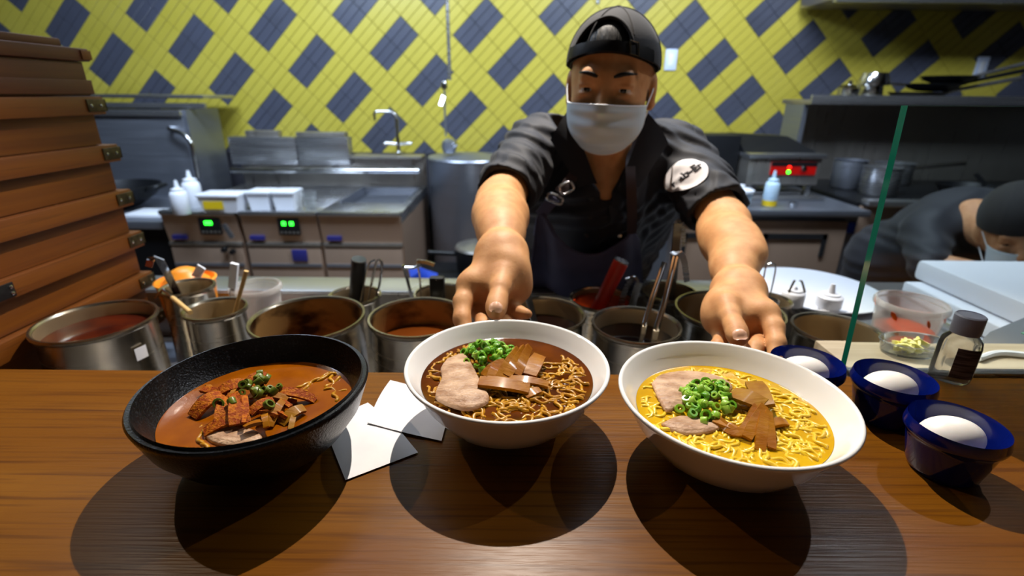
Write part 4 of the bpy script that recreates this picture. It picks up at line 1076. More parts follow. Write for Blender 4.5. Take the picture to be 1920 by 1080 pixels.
for lx in (gx + .03, gx + .33): mk('post', MB().box(lx - .012, lx + .012, gy + .02, gy + .05, .925, .985), 'steel', t)
mk('drip_tray', MB().box(gx - .01, gx + .38, gy - .06, gy + .26, .917, .930, .004).box(gx + .03, gx + .30, gy + .02, gy + .22, .938, .946, .003), 'steel', t)
q = atz(1438, 385, .916); squeeze(q.x, 2.36, .916, .032, .135, 'pale squeeze bottle with yellow liquid on the fridge top', 'bluish_plastic', 'yellow_label')
q = aty(1386, 385, 2.36)
t = thing('storage_tub', 'small pale blue lidded tub beside the sleeve on the fridge top', 'tub', (q.x, 2.37, .916))
mk('tub_body', MB().lathe([(0, 0), (.048, 0), (.056, .065), (0, .065)], n=28), 'bluish_plastic', t, world=False)
mk('lid', MB().lathe([(.060, .065), (.060, .075), (.05, .08), (.018, .084), (.016, .098), (0, .10)], n=28), 'white_plastic', t, world=False)
q = aty(1362, 350, 2.6)
t = thing('storage_tub', 'second pale blue tub partly behind the sleeve', 'tub', (q.x - .06, 2.52, .916))
mk('tub_body', MB().lathe([(0, 0), (.05, 0), (.058, .09), (0, .09)], n=28), 'bluish_plastic', t, world=False)
mk('lid', MB().lathe([(.062, .09), (.062, .10), (.02, .108), (.016, .125), (0, .127)], n=28), 'white_plastic', t, world=False)
q = atz(1466, 380, .916)
tag(mk('steel_cup', MB().lathe([(0, 0), (.016, 0), (.02, .022), (.018, .022), (.014, .003), (0, .003)], (q.x, 2.34, .916), 20), 'steel_polished'), 'tiny steel cup beside the squeeze bottle', 'cup')
# range
t = thing('cooking_range', 'dark steel cooking range with knobs seen through the glass', 'range', (2.4, 2.7, 0))
mk('range_top', MB().box(1.66, 3.4, 2.42, 3.1, .88, .93, .006), 'black_metal', t)
mk('front_rail', MB().box(1.68, 3.4, 2.36, 2.42, .915, .945, .008), 'steel', t)
mk('control_panel', MB().box(1.68, 3.4, 2.40, 2.43, .74, .91, .004), 'panel_front', t)
mk('oven_body', MB().box(1.68, 3.4, 2.43, 3.1, .0, .88), 'steel_dark', t)
mk('oven_door', MB().box(1.72, 3.36, 2.41, 2.43, .15, .70, .005), 'panel_front', t)
for kx in (1.86, 1.95, 2.04, 2.24, 2.33, 2.42): mk('knob', MB().lathe([(.036, 0), (.034, .02), (.028, .035), (0, .036)], (kx, 2.40, .83), 20, rot=Euler((R(90), 0, 0)).to_matrix()), 'black_plastic', t)
mk('back_guard', MB().box(1.66, 3.4, 3.10, 3.13, .93, 1.36, .004), 'steel_panel', t)
sh = mk('over_shelf', MB().box(1.60, 3.4, 2.90, 3.20, 1.36, 1.385, .005), 'steel_panel', t)
mk('shelf_lip', MB().box(1.60, 3.4, 2.885, 2.90, 1.362, 1.41, .004), 'steel', sh)
mk('shelf_bracket', MB().box(1.60, 1.625, 2.95, 3.15, .93, 1.36), 'steel_dark', sh)
def cookpot(x, y, z, r, h, label, handle=None, m='steel'):
    t = thing('cooking_pot', label, 'pot', (x, y, z), 0)
    mk('pot_body', MB().lathe([(0, 0), (r - .006, 0), (r, .008), (r, h - .004), (r + .005, h), (r - .003, h), (r - .004, .01), (0, .006)], n=36), m, t, world=False)
    if handle: mk('handle', MB().tube(handle, [.010, .010, .011], 10), 'steel_polished', t, world=False)
    return t
q = aty(1650, 350, 2.62); cookpot(q.x - .01, 2.62, .931, .085, .14, 'tall steel saucepan on the range beside the glass edge')
q = aty(1595, 345, 2.75); cookpot(q.x + .02, 2.82, .931, .080, .15, 'steel stock pot between the grill and the range', m='steel_dark')
q = aty(1700, 340, 2.80); cookpot(q.x + .03, 2.97, .931, .10, .12, 'wide saucepan with a long steel handle behind the glass', [(.09, -.04, .095), (.2, -.08, .115), (.32, -.10, .13)])
for k, (px, lb) in enumerate(((1812, 'black frying pan on the range behind the glass'), (1960, 'black frying pan at the right end of the range'))):
    q = aty(px, 355, 2.66)
    t = thing('frying_pan', lb, 'pan', (q.x, 2.66, .931))
    mk('pan_body', MB().lathe([(0, 0), (.11, 0), (.14, .045), (.143, .045), (.114, .004), (0, .004)], n=36), 'black_metal', t, world=False)
    mk('handle', MB().strip([(.12, .04, .04), (.22, .22, .07)], (0, 1, 0), .022, .008), 'black_metal', t, world=False)
# things on the over shelf
q = aty(1635, 175, 3.02)
t = thing('sauce_pot', 'dented steel pot stacked upside down on the high shelf', 'pot', (q.x, 3.03, 1.386))
mk('pot_body', MB().lathe([(.055, 0), (.06, .01), (.052, .07), (.075, .075), (.078, .09), (.06, .14), (0, .145)], n=30), 'steel_polished', t, world=False)
mk('handle', MB().tube([(.07, -.01, .085), (.15, -.03, .08)], .007, 8), 'steel_polished', t, world=False)
q = aty(1582, 178, 3.02)
t = thing('sauce_pot', 'small steel pot with lid at the left end of the high shelf', 'pot', (q.x + .02, 3.02, 1.386))
mk('pot_body', MB().lathe([(0, 0), (.05, 0), (.055, .06), (0, .062)], n=30), 'steel_polished', t, world=False)
mk('lid', MB().lathe([(.057, .062), (.04, .075), (.012, .08), (.012, .10), (0, .102)], n=24), 'steel_polished', t, world=False)
for k, (px, pz_, r, lb) in enumerate(((1720, 0, .14, 'black wok pan lowest in the pile on the high shelf'), (1745, .045, .135, 'black wok pan in the middle of the high shelf pile'), (1770, .085, .13, 'black wok pan on top of the high shelf pile'))):
    q = aty(px, 182, 3.04)
    t = thing('wok_pan', lb, 'pan', (q.x, 3.05, 1.386 + pz_), 0, 'pile of wok pans on the high shelf')
    mk('pan_body', MB().lathe([(0, 0), (r * .5, .004), (r * .85, .02), (r, .042), (r - .003, .043), (r * .83, .024), (r * .48, .008), (0, .005)], n=36), 'black_metal', t, world=False)
    e = aty(1915 + k * 6, 118 + 14 * (2 - k), 2.98) - Vector((q.x, 3.05, 1.386 + pz_))
    mk('handle', MB().tube([(r * .9, -.02, .036), (r * 1.3, -.03, .055), tuple(e)], [.012, .010, .011], 10), 'steel' if k != 1 else 'black_metal', t, world=False)
q = aty(1745, 176, 2.93)
# wall plates
for (px, py, lb) in ((1258, 112, 'pale blue cover plate on the tiles beside the cap'), (1840, 126, 'grey cover plate on the tiles above the pan handles')):
    q = aty(px, py, D - .012)
    t = thing('outlet_cover', lb, 'outlet', q)
    mk('plate', MB().box(-.037, .037, -.004, .005, -.062, .062, .003), 'outlet_plastic', t, world=False)
    mk('socket', MB().box(-.016, .016, -.006, -.003, -.035, .035, .002), 'white_plastic', t, world=False)
q = aty(1121, 5, 3.1)
tag(mk('ceiling_rod', MB().tube([(q.x, 3.1, 2.85), (q.x, 3.1, 1.86)], .011, 10), 'steel'), 'pale steel rod hanging above the cap', 'rod')
# ================================================================== THE COOK
V3 = lambda p: np.array(tuple(p), float)
HC = np.array((.186, 1.045, 1.418)); yaw_h = R(-16)
def head_frame(c, yaw, pitch=0, roll=0):
    return np.array(Matrix.Rotation(yaw, 3, 'Z') @ Matrix.Rotation(pitch, 3, 'X') @ Matrix.Rotation(roll, 3, 'Y')), c
def head_prims(HR, HC):
    W = lambda p: HC + HR @ np.array(p, float)
    add = [_ell(W((0, .014, .035)), (.077, .094, .088), HR), _ell(W((0, -.016, -.02)), (.0705, .074, .088), HR), _ell(W((0, -.034, -.082)), (.046, .050, .042), HR),
           _cap(W((-.034, -.077, .021)), W((.034, -.077, .021)), .013, .013),
           _ell(W((.036, -.056, -.022)), (.021, .024, .020), HR), _ell(W((-.036, -.056, -.022)), (.021, .024, .020), HR),
           _cap(W((0, -.084, .006)), W((0, -.104, -.034)), .008, .0125)]
    ears = []
    for s in (-1, 1):
        ears += [_ell(W((s * .079, .012, -.006)), (.009, .020, .031), HR), _cap(W((s * .080, .016, -.034)), W((s * .078, .006, -.038)), .008, .007)]
    sock = [_ell(W((s * .0325, -.099, -.001)), (.021, .016, .011), HR) for s in (-1, 1)]
    lids = []
    for s in (-1, 1):
        lids += [_ell(W((s * .0325, -.0748, .0062)), (.0180, .0152, .0068), HR), _ell(W((s * .0325, -.0748, -.0088)), (.0170, .0145, .0065), HR)]
    def f(P, bc, br):
        if np.linalg.norm(HC - bc) > .2 + br: return np.full(len(P), FAR)
        d = usum(P, add, .018, bc, br)
        for e in sock:
            x = e[0](P); k = .010; h = np.clip(.5 - .5 * (d + x) / k, 0, 1); d = d + (-x - d) * h + k * h * (1 - h)
        for e in lids: d = smin(d, e[0](P), .004)
        for e in ears: d = smin(d, e[0](P), .007)
        return d
    return f, W
HRm, _ = head_frame(HC, yaw_h, R(6), R(2))
headf, HW = head_prims(HRm, HC)

# arms: joints measured on the photograph, each with its own distance
shL, elL, wrL = V3((.045, 1.165, 1.285)), V3(aty(938, 378, .935)), V3(aty(941, 478, .705))
shR, elR, wrR = V3((.375, 1.165, 1.272)), V3(aty(1362, 420, .945)), V3(aty(1384, 548, .690))
def arm_prims(sh, el, wr, s):
    m = el + (wr - el) * .32; u = sh + (el - sh) * .6
    out = np.array((s, 0, 0.))
    return [_cap(sh, el, .050, .040), _cap(el, m, .0385, .0405), _cap(m, el + (wr - el) * .72, .0395, .031), _cap(el + (wr - el) * .66, wr, .0325, .0265),
            _ell(m + out * .008 - (wr - el) * .04, (.036, .105, .035)), _ell(m - out * .008 + (wr - el) * .0, (.034, .10, .034)),
            _cap(wr + out * .008, wr - out * .008, .0255, .0255)]
def A(px, py, y): return V3(aty(px, py, y))
# hand on the middle bowl (image left)
LH = dict(wr=wrL)
palmL = [_cap(wrL, A(884, 534, .650), .0240, .0165), _cap(wrL, A(912, 536, .662), .0240, .0165), _cap(wrL, A(944, 540, .668), .0240, .0165), _cap(wrL, A(968, 540, .664), .0225, .0155),
         _cap(A(884, 534, .650), A(968, 540, .664), .0145, .0135), _cap(A(946, 500, .672), A(940, 538, .640), .0210, .0165), _ell(A(966, 516, .668), (.017, .020, .026))]
fingersL = [
    [_cap(A(944, 516, .648), A(938, 540, .620), .0165, .0136), _cap(A(938, 540, .620), A(933, 563, .5975), .0130, .0124), _cap(A(933, 563, .5975), A(930, 583, .5765), .0126, .0120), _ell(A(930, 576, .586), (.0134, .0110, .0140))],
    [_cap(A(880, 538, .648), A(868, 566, .622), .0150, .0130), _cap(A(868, 566, .622), A(866, 598, .596), .0128, .0112), _cap(A(866, 598, .596), A(878, 632, .573), .0110, .0092)],
    [_cap(A(906, 546, .660), A(899, 585, .632), .0125, .0110), _cap(A(899, 585, .632), A(906, 610, .598), .0108, .0096), _cap(A(906, 610, .598), A(915, 636, .572), .0096, .0084)],
    [_cap(A(946, 552, .664), A(950, 590, .640), .0125, .0105), _cap(A(950, 590, .640), A(952, 612, .602), .0104, .0094), _cap(A(952, 612, .602), A(950, 640, .576), .0094, .0082)],
    [_cap(A(970, 545, .662), A(960, 578, .640), .0120, .0100), _cap(A(960, 578, .640), A(974, 586, .622), .0098, .0088), _cap(A(974, 586, .622), A(988, 589, .612), .0088, .0074)],
]
# hand on the pale bowl (image right)
palmR = [_cap(wrR, A(1432, 590, .615), .0240, .0160), _cap(wrR, A(1405, 596, .625), .0240, .0160), _cap(wrR, A(1376, 602, .630), .0240, .0160), _cap(wrR, A(1350, 598, .628), .0225, .0150),
         _cap(A(1432, 590, .615), A(1350, 598, .628), .0140, .0130), _cap(A(1362, 566, .650), A(1368, 598, .612), .0205, .0160), _ell(A(1346, 584, .640), (.016, .020, .026))]
fingersR = [
    [_cap(A(1363, 570, .622), A(1369, 593, .596), .0162, .0134), _cap(A(1369, 593, .596), A(1377, 612, .573), .0128, .0122), _cap(A(1377, 612, .573), A(1384, 632, .5520), .0124, .0118), _ell(A(1382.5, 626, .5605), (.0132, .0108, .0138))],
    [_cap(A(1435, 590, .613), A(1451, 614, .588), .0150, .0128), _cap(A(1451, 614, .588), A(1456, 644, .562), .0126, .0110), _cap(A(1456, 644, .562), A(1452, 684, .536), .0108, .0090)],
    [_cap(A(1412, 604, .622), A(1424, 632, .600), .0122, .0108), _cap(A(1424, 632, .600), A(1416, 652, .566), .0106, .0096), _cap(A(1416, 652, .566), A(1406, 684, .536), .0096, .0082)],
    [_cap(A(1380, 610, .628), A(1390, 640, .604), .0120, .0102), _cap(A(1390, 640, .604), A(1388, 662, .568), .0102, .0094), _cap(A(1388, 662, .568), A(1384, 690, .540), .0094, .0080)],
    [_cap(A(1350, 604, .628), A(1352, 632, .606), .0115, .0098), _cap(A(1352, 632, .606), A(1346, 647, .586), .0096, .0086), _cap(A(1346, 647, .586), A(1352, 668, .562), .0086, .0074)],
]
armL = arm_prims(shL, elL, wrL, -1) + palmL
armR = arm_prims(shR, elR, wrR, 1) + palmR
neck = [_cap((.196, 1.15, 1.235), (.190, 1.075, 1.36), .062, .056), _cap((.05, 1.17, 1.275), (.37, 1.17, 1.265), .05, .05), _cap((.205, 1.17, 1.20), (.205, 1.24, 1.10), .115, .12),
        _cap((.10, 1.20, 1.20), (.12, 1.42, .95), .085, .095), _cap((.31, 1.20, 1.20), (.29, 1.42, .95), .085, .095)]
HLc, HRc = A(925, 545, .64), A(1395, 600, .60)
def bodyf(P, bc, br):
    base = usum(P, neck, .03, bc, br)
    d = smin(base, headf(P, bc, br), .02)
    for arm, fing, hc in ((armL, fingersL, HLc), (armR, fingersR, HRc)):
        a = usum(P, arm, .024, bc, br)
        if np.linalg.norm(hc - bc) < .16 + br:
            out = a
            for f_ in fing:
                df = usum(P, f_, .006, bc, br); out = np.minimum(out, smin(a, df, .007))
            a = out
        d = smin(d, a, .012)
    return d
V, Q = sdf_mesh(bodyf, (-.16, .49, .86), (.56, 1.56, 1.56), .0024, 24)
V = relax(V, Q, 3, .5)
cook = thing('person', 'cook in backward cap, mask and dark apron reaching out with two bowls', 'person', (.2, 1.52, 0))
body = mk('body', mesh_np('body', V, Q, 'skin'), None, cook)
def surf(p, d, fn=bodyf):
    """march from outside along -d to the body surface"""
    p = np.array(p, float); d = np.array(d, float); x = p + d * .03
    for _ in range(60):
        v = fn(x[None], x, .01)[0]
        if v < 2e-4: break
        x = x - d * v * .8
    if np.linalg.norm(x - p) > .13: x = p
    return Vector(x)
# nails
def nail(c, along, normal, w, l):
    c, a, n = Vector(c), Vector(along).normalized(), Vector(normal).normalized(); n = (n - a * n.dot(a)).normalized(); sd = a.cross(n); rows = []
    for i in range(7):
        u = -1 + 2 * i / 6; row = []
        for j in range(7):
            v = -1 + 2 * j / 6
            k = math.sqrt(max(0, 1 - max(0, abs(v) - .35) ** 2 * 1.6))
            q_ = c + sd * u * w * k + a * v * l; sp_ = surf(q_ + n * .004, n); h_ = min(.001, max(-.0055, (sp_ - q_).dot(n)))
            row.append(q_ + n * (h_ + .0009 - .0006 * u * u))
        rows.append(row)
    return mk('thumb_nail', MB().grid(rows, .0006), 'nail', cook, smooth=80)
camv = Vector((0, 0, CAMZ))
cL = Vector(A(930.5, 578.5, .5835)); nL = (camv - cL).normalized()
dN = Vector((.0, -.84, .54)).normalized()
pL = surf(cL, dN); nail(pL + dN * .0004, Vector(A(930, 579, .5800)) - Vector(A(933, 563, .5975)), dN, .0080, .0062)
cR = Vector(A(1383, 628.5, .5570)); dR = Vector((-.25, -.82, .54)).normalized()
pR = surf(cR, dR); nail(pR + dR * .0004, Vector(A(1383, 627, .5560)) - Vector(A(1377, 612, .573)), dR, .0080, .0062)
# eyes, brows, hair
for s in (-1, 1):
    e = HW((s * .0325, -.0735, -.001))
    eo = mk('eye', MB().lathe([(math.sin(math.pi * i / 14) * .0128, -math.cos(math.pi * i / 14) * .0128) for i in range(15)], e, 24), 'eye_white', cook, smooth=80)
    ic = Vector(HW((s * .0325, -.0845, -.0010)))
    mk('iris', MB().lathe([(math.sin(math.pi * i / 8) * .0058, -math.cos(math.pi * i / 8) * .0024) for i in range(9)], ic, 18, rot=(Matrix(HRm.tolist()) @ Matrix.Rotation(R(90), 3, 'X'))), 'iris', eo, smooth=80)
    pts = []
    for k in range(7):
        u = k / 6; q = HW((s * (.014 + .038 * u), -.11, .021 + .006 * math.sin(u * 2.4)))
        pts.append(surf(q, HRm @ np.array((0, -1., 0))))
    mk('eyebrow', MB().tube(pts, [.0020, .0034, .0038, .0036, .0030, .0022, .0010], 8, sx=.4), 'hair', cook, smooth=80)
def ell_pt(az, el, rx, ry, rz, c): return HW((c[0] + rx * math.cos(el) * math.sin(az), c[1] - ry * math.cos(el) * math.cos(az), c[2] + rz * math.sin(el)))
def rim_el(az):   # the rim drops at the sides and the back
    return R(-.75 + 16.5 * math.cos(az) + 2.25 * math.cos(2 * az))
hc = (0, .012, .035)
rows = [[ell_pt(R(-180 + 360 * i / 48), rim_el(R(-180 + 360 * i / 48)) - R(3) + (R(90) - rim_el(R(-180 + 360 * i / 48))) * j / 12, .0815, .0985, .0935, hc) for j in range(13)] for i in range(49)]
mk('hair', MB().grid(rows, -.002), 'hair', cook, smooth=80)
for s in (-1, 1):
    rows = [[Vector(HW((s * (.0735 + .0012 * j - .004 * (1 - i / 4)), -.018 + .022 * i / 4, .030 - .018 * j))) for j in range(4)] for i in range(5)]
    mk('sideburn', MB().grid(rows, .002 * s), 'hair', cook, smooth=80)
# cap worn backwards: dome with the rear arch opening at the front
rx, ry, rz = .0885, .106, .0975; capc = (0, .012, .034)
NA, NE = 96, 30; mb = MB(); idx = {}
def cappt(az, e, off=0):
    lo = rim_el(az); el = lo + (R(90) - lo) * e
    k = 1 + .012 * math.sin(6 * az) * math.cos(el)
    return ell_pt(az, el, (rx + off) * k, (ry + off) * k, rz + off, capc)
az_c, az_w, e_h = R(-9), R(38), .52
def is_open(az, e):
    a = (az - az_c) / az_w
    return abs(a) < 1 and e < e_h * max(0, 1 - a * a) ** .36 
outv = []; 
for i in range(NA):
    for j in range(NE + 1):
        az = -math.pi + 2 * math.pi * i / NA
        idx[i, j] = len(outv); outv.append(cappt(az, j / NE * .995))
innv = [cappt(-math.pi + 2 * math.pi * i / NA, j / NE * .995, -.0035) for i in range(NA) for j in range(NE + 1)]
o_ = len(outv); faces = []; keep = {}
for i in range(NA):
    for j in range(NE):
        az = -math.pi + 2 * math.pi * (i + .5) / NA
        keep[i, j] = not is_open(az, (j + .5) / NE * .995)
for (i, j), k in keep.items():
    if not k: continue
    i2 = (i + 1) % NA
    a, b, c, d = idx[i, j], idx[i2, j], idx[i2, j + 1], idx[i, j + 1]
    faces += [(a, b, c, d), (d + o_, c + o_, b + o_, a + o_)]
    if j == 0 or not keep[i, j - 1]: faces.append((b, a, a + o_, b + o_))
    if not keep.get((i2, j), True): faces.append((c, b, b + o_, c + o_))
    if not keep.get(((i - 1) % NA, j), True): faces.append((a, d, d + o_, a + o_))
cap_ = mk('cap', mb.add(outv + innv, faces), 'cap_cloth', cook, smooth=50)
edge = [cappt(az_c + az_w * math.cos(t_), e_h * math.sin(t_) ** .72, .0008) for t_ in [math.pi * k / 40 for k in range(41)]]
mk('opening_hem', MB().tube([Vector(p) for p in edge], .0030, 8), 'cap_cloth', cap_, smooth=80)
for k in range(6):
    az = R(60 * k + 32)
    mk('seam', MB().tube([Vector(cappt(az, j / 20 * .99, .0006)) for j in range(5 if abs(k - 0) < 1 else 0, 21)], .0013, 6), 'cap_cloth', cap_, smooth=80)
band = [[Vector(cappt(az_c - R(46) + R(112) * i / 24, -.03 + .150 * j, .0022 + .0012 * (i % 2 == 0))) for j in (0, .5, 1)] for i in range(25)]
mk('strap', MB().grid(band, .002), 'black_plastic', cap_, smooth=60)
bk = [Vector(cappt(az_c + R(33) + R(10) * i, e, .0065)) for i, e in ((0, -.03), (1, -.03), (1, .13), (0, .13), (0, -.03))]
mk('buckle', MB().tube(bk, .0014, 6), 'bracket_metal', cap_)
mk('top_button', MB().lathe([(.008, 0), (.006, .004), (0, .005)], HW((0, .012, .1295)), 16), 'cap_cloth', cap_)
brim = []
for i in range(17):
    a_ = R(-46 + 92 * i / 16); row = []
    for j in range(5):
        k = j / 4; p0 = HW((.088 * math.sin(a_), .012 + .104 * math.cos(a_), -.0)); ex = HRm @ np.array((.0 * math.sin(a_) * k, .07 * math.cos(a_) * k * (1.0), -.014 * k - .02 * k * abs(math.sin(a_))))
        row.append(Vector(p0 + ex))
    brim.append(row)
mk('brim', MB().grid(brim, .003), 'cap_cloth', cap_, smooth=60)
# mask
rows = []; NU, NV = 33, 25
for j in range(NV):
    v = j / (NV - 1); row = []
    zc = -.025 - .087 * v
    half = R(74) * (1 - .30 * max(0, v - .45) ** 1.3 / .6)
    for i in range(NU):
        u = -1 + 2 * i / (NU - 1); a_ = u * half
        depth = .104 - .004 * v - .034 * max(0, v - .6) ** 1.4 / .28
        wx = .0735 * (1 - .25 * v ** 3)
        pl = .0034 * math.sin(v * 19) * (1 - u * u) * (1 if .1 < v < .92 else .2)
        nose = .020 * math.exp(-(u / .36) ** 2) * max(0, 1 - (v * 1.15) ** 2) * (.72 + .28 * min(1, v * 5))
        zz = zc + .012 * u * u * (v - .35) * 1.2 + (.003 * math.exp(-(u / .35) ** 2) * (1 - v) ** 3) - .006 * (1 - u * u) * v ** 2
        row.append(Vector(HW((wx * math.sin(a_) * 1.04, -(depth + pl + nose) * math.cos(a_ * .92) - .002, zz))))
    rows.append(row)
mask = mk('face_mask', MB().grid(rows, .0012), 'mask_cloth', cook, smooth=80)
mk('mask_seam', MB().tube(rows[0], .0016, 6).tube(rows[-1], .0016, 6).tube([r_[0] for r_ in rows], .0016, 6).tube([r_[-1] for r_ in rows], .0016, 6), 'mask_edge', mask, smooth=80)
for s, i in ((-1, 0), (1, NU - 1)):
    for j, ez in ((1, .018), (NV - 4, -.030)):
        p0 = rows[j][i]; p1 = Vector(HW((s * .0815, .022, ez * .9 + .004)))
        mk('ear_loop', MB().tube(smooth_path([p0, (p0 + p1) / 2 + Vector((s * .004, 0, .002)), p1], 5), .0013, 6), 'mask_edge', mask, smooth=80)

# shirt ---------------------------------------------------------------------
hemL, hemR = shL + (elL - shL) * .86, shR + (elR - shR) * .84
shirt_p = [_cap(shL + (shR - shL) * .12, shL + (shR - shL) * .88, .070, .070), _cap((.205, 1.17, 1.20), (.205, 1.25, 1.08), .130, .135),
           _cap((.095, 1.20, 1.20), (.115, 1.44, .92), .098, .112), _cap((.315, 1.20, 1.20), (.295, 1.44, .92), .098, .112), _cap((.205, 1.21, 1.24), (.205, 1.45, 1.02), .115, .12),
           _cap((.15, 1.14, 1.30), (.07, 1.16, 1.29), .060, .062), _cap((.245, 1.14, 1.295), (.35, 1.16, 1.275), .060, .062)]
slL = [_cap(shL, elL, .066, .057)]; slR = [_cap(shR, elR, .066, .060)]
neckdir = np.array((-.02, -.80, .60)); neckdir /= np.linalg.norm(neckdir)
def shirtf(P, bc, br):
    b = usum(P, shirt_p, .035, bc, br)
    w = .0030 * np.sin(P[:, 0] * 70 + 9 * np.sin(P[:, 2] * 19) + P[:, 1] * 55) + .0022 * np.sin(P[:, 2] * 95 + 5 * np.sin(P[:, 0] * 33 + P[:, 1] * 41))
    d = b; cuts = []
    for sl, sh, el, hm in ((slL, shL, elL, hemL), (slR, shR, elR, hemR)):
        a = usum(P, sl, .01, bc, br)
        ax = (el - sh) / np.linalg.norm(el - sh); t_ = (P - hm) @ ax
        wr_ = .0042 * np.sin(t_ * 150 + 4 * np.sin(P[:, 0] * 50 + P[:, 2] * 40)) * np.clip(1 + t_ * 9, 0, 1) * np.clip(-t_ * 30, 0, 1)
        inner = a + .012
        a = a + wr_ * .8
        d = smin(d, a, .022)
        # keep the sleeve end clean
        cuts.append((t_, hm, inner))
    d = d + w
    for t_, hm, inner in cuts:
        near = np.linalg.norm(P - hm, axis=1) < .13
        d = np.where(near & (t_ > -.04), np.maximum(d, np.maximum(t_, -np.maximum(inner, -(t_ + .03)))), d)
    # V neck opening
    q = P - np.array((.190, 1.055, 1.255))
    vx = np.abs(q[:, 0] + .1 * q[:, 2]) - (.012 + np.clip(q[:, 2] + .045, 0, .2) * .62)
    op = np.maximum(np.maximum(vx, -(q[:, 2] + .062)), q[:, 1] - .10)
    return np.maximum(d, -op)
V, Q = sdf_mesh(shirtf, (-.16, .86, .80), (.58, 1.62, 1.42), .0040, 20)
V = relax(V, Q, 1, .5)
shirt = mk('shirt', mesh_np('shirt', V, Q, 'shirt'), None, cook)
# collar flaps
def flap(pts, t=.003, m='shirt', name='collar', par=None):
    a, b, c, d = [Vector(p) for p in pts]; rows = []
    for i in range(7):
        u = i / 6; rows.append([(a.lerp(b, u)).lerp(d.lerp(c, u), v) + Vector((0, -.006 * math.sin(math.pi * v) * math.sin(math.pi * min(1, u + .2)), .004 * math.sin(math.pi * v))) for v in (0, .25, .5, .75, 1)])
    return mk(name, MB().grid(rows, t), m, par or shirt, smooth=80)
flap([aty(1066, 205, 1.085), aty(1120, 345, 1.035), aty(1085, 352, 1.045), aty(1032, 262, 1.075)])
flap([aty(1214, 212, 1.085), aty(1160, 350, 1.035), aty(1196, 352, 1.045), aty(1252, 268, 1.075)])
for py in (372, 406, 440):
    mk('button', MB().lathe([(.0055, -.001), (.0055, .001), (0, .0014)], tuple(surf(aty(1109 - (py - 372) * .05, py, 1.05), (0, -1, 0.3), shirtf)), 14, rot=Euler((R(80), 0, 0)).to_matrix()), 'shirt_button', shirt)
# pocket on the chest (image right)
pts = [aty(1142, 385, 1.03), aty(1232, 380, 1.035), aty(1226, 412, 1.05), aty(1146, 418, 1.045)]
flap([surf(p, (0, -1, .25), shirtf) + Vector((0, -.004, .001)) for p in pts], name='pocket_flap')
# round patch on the sleeve with lettering
pc = Vector(surf(aty(1299, 316, 1.0), Vector((.08, -.85, .5)).normalized(), shirtf)); 
pn = (camv + Vector((.25, .2, .3)) - pc).normalized()
pu = Vector((.86, .10, .48)); pu = (pu - pn * pu.dot(pn)).normalized(); pv = pn.cross(pu)
rows = []
for i in range(11):
    r_ = .0345 * i / 10; row = []
    for j in range(37):
        a_ = 2 * math.pi * j / 36
        p = pc + pu * r_ * math.cos(a_) + pv * r_ * math.sin(a_)
        sp = surf(p + pn * .02, pn, shirtf)
        row.append(Vector(sp) + pn * .0016)
    rows.append(row)
patch = mk('sleeve_patch', MB().grid(rows[1:], .0012).add([tuple(p) for p in rows[1][:-1]], [tuple(range(36))]), 'patch_white', shirt, smooth=80)
cu = bpy.data.curves.new('patch_text', 'FONT'); cu.body = 'rab-Er'; cu.size = .0215; cu.offset = .0007; cu.align_x = 'CENTER'; cu.align_y = 'CENTER'; cu.extrude = .0004
to = bpy.data.objects.new('patch_text_tmp', cu); col.objects.link(to)
bpy.context.view_layer.update()
tm = bpy.data.meshes.new_from_object(to.evaluated_get(bpy.context.evaluated_depsgraph_get())); bpy.data.objects.remove(to)
tm.materials.clear(); tm.materials.append(M['patch_ink'])
mt = Matrix((pu, pv, pn)).transposed().to_4x4(); mt.translation = pc + pn * .0075
for v in tm.vertices: 
    w = mt @ v.co
    v.co = surf(w + pn * .015, pn, shirtf) + pn * (.0040 + .8 * v.co.z)
tx = mk('patch_lettering', tm, None, patch)

# apron ----------------------------------------------------------------------
top = [(1002, 440, 1.075), (1010, 402, 1.060), (1024, 412, 1.050), (1040, 440, 1.045), (1062, 464, 1.045), (1090, 477, 1.050), (1122, 478, 1.055), (1150, 466, 1.058), (1172, 448, 1.060), (1186, 436, 1.064), (1198, 452, 1.085)]
n_ = len(top); rows = []
for j in range(15):
    v = j / 14; row = []
    for i, (px, py, y) in enumerate(top):
        u = i / (n_ - 1)
        p = aty(px, py, y)
        e = Vector((.02 + .37 * u, 1.335 - .03 * math.sin(math.pi * u), .74))
        mid = p.lerp(e, v)
        mid.y = p.y + (e.y - p.y) * (v ** 1.25); 
        fold = .010 * math.sin(u * 19 + v * 2.4) * math.sin(math.pi * min(1, v * 1.5 + .12)) + .006 * math.sin(u * 41 + 1 + v * 3)
        mid.y -= fold * (1 - .3 * v)
        row.append(mid)
    rows.append(row)
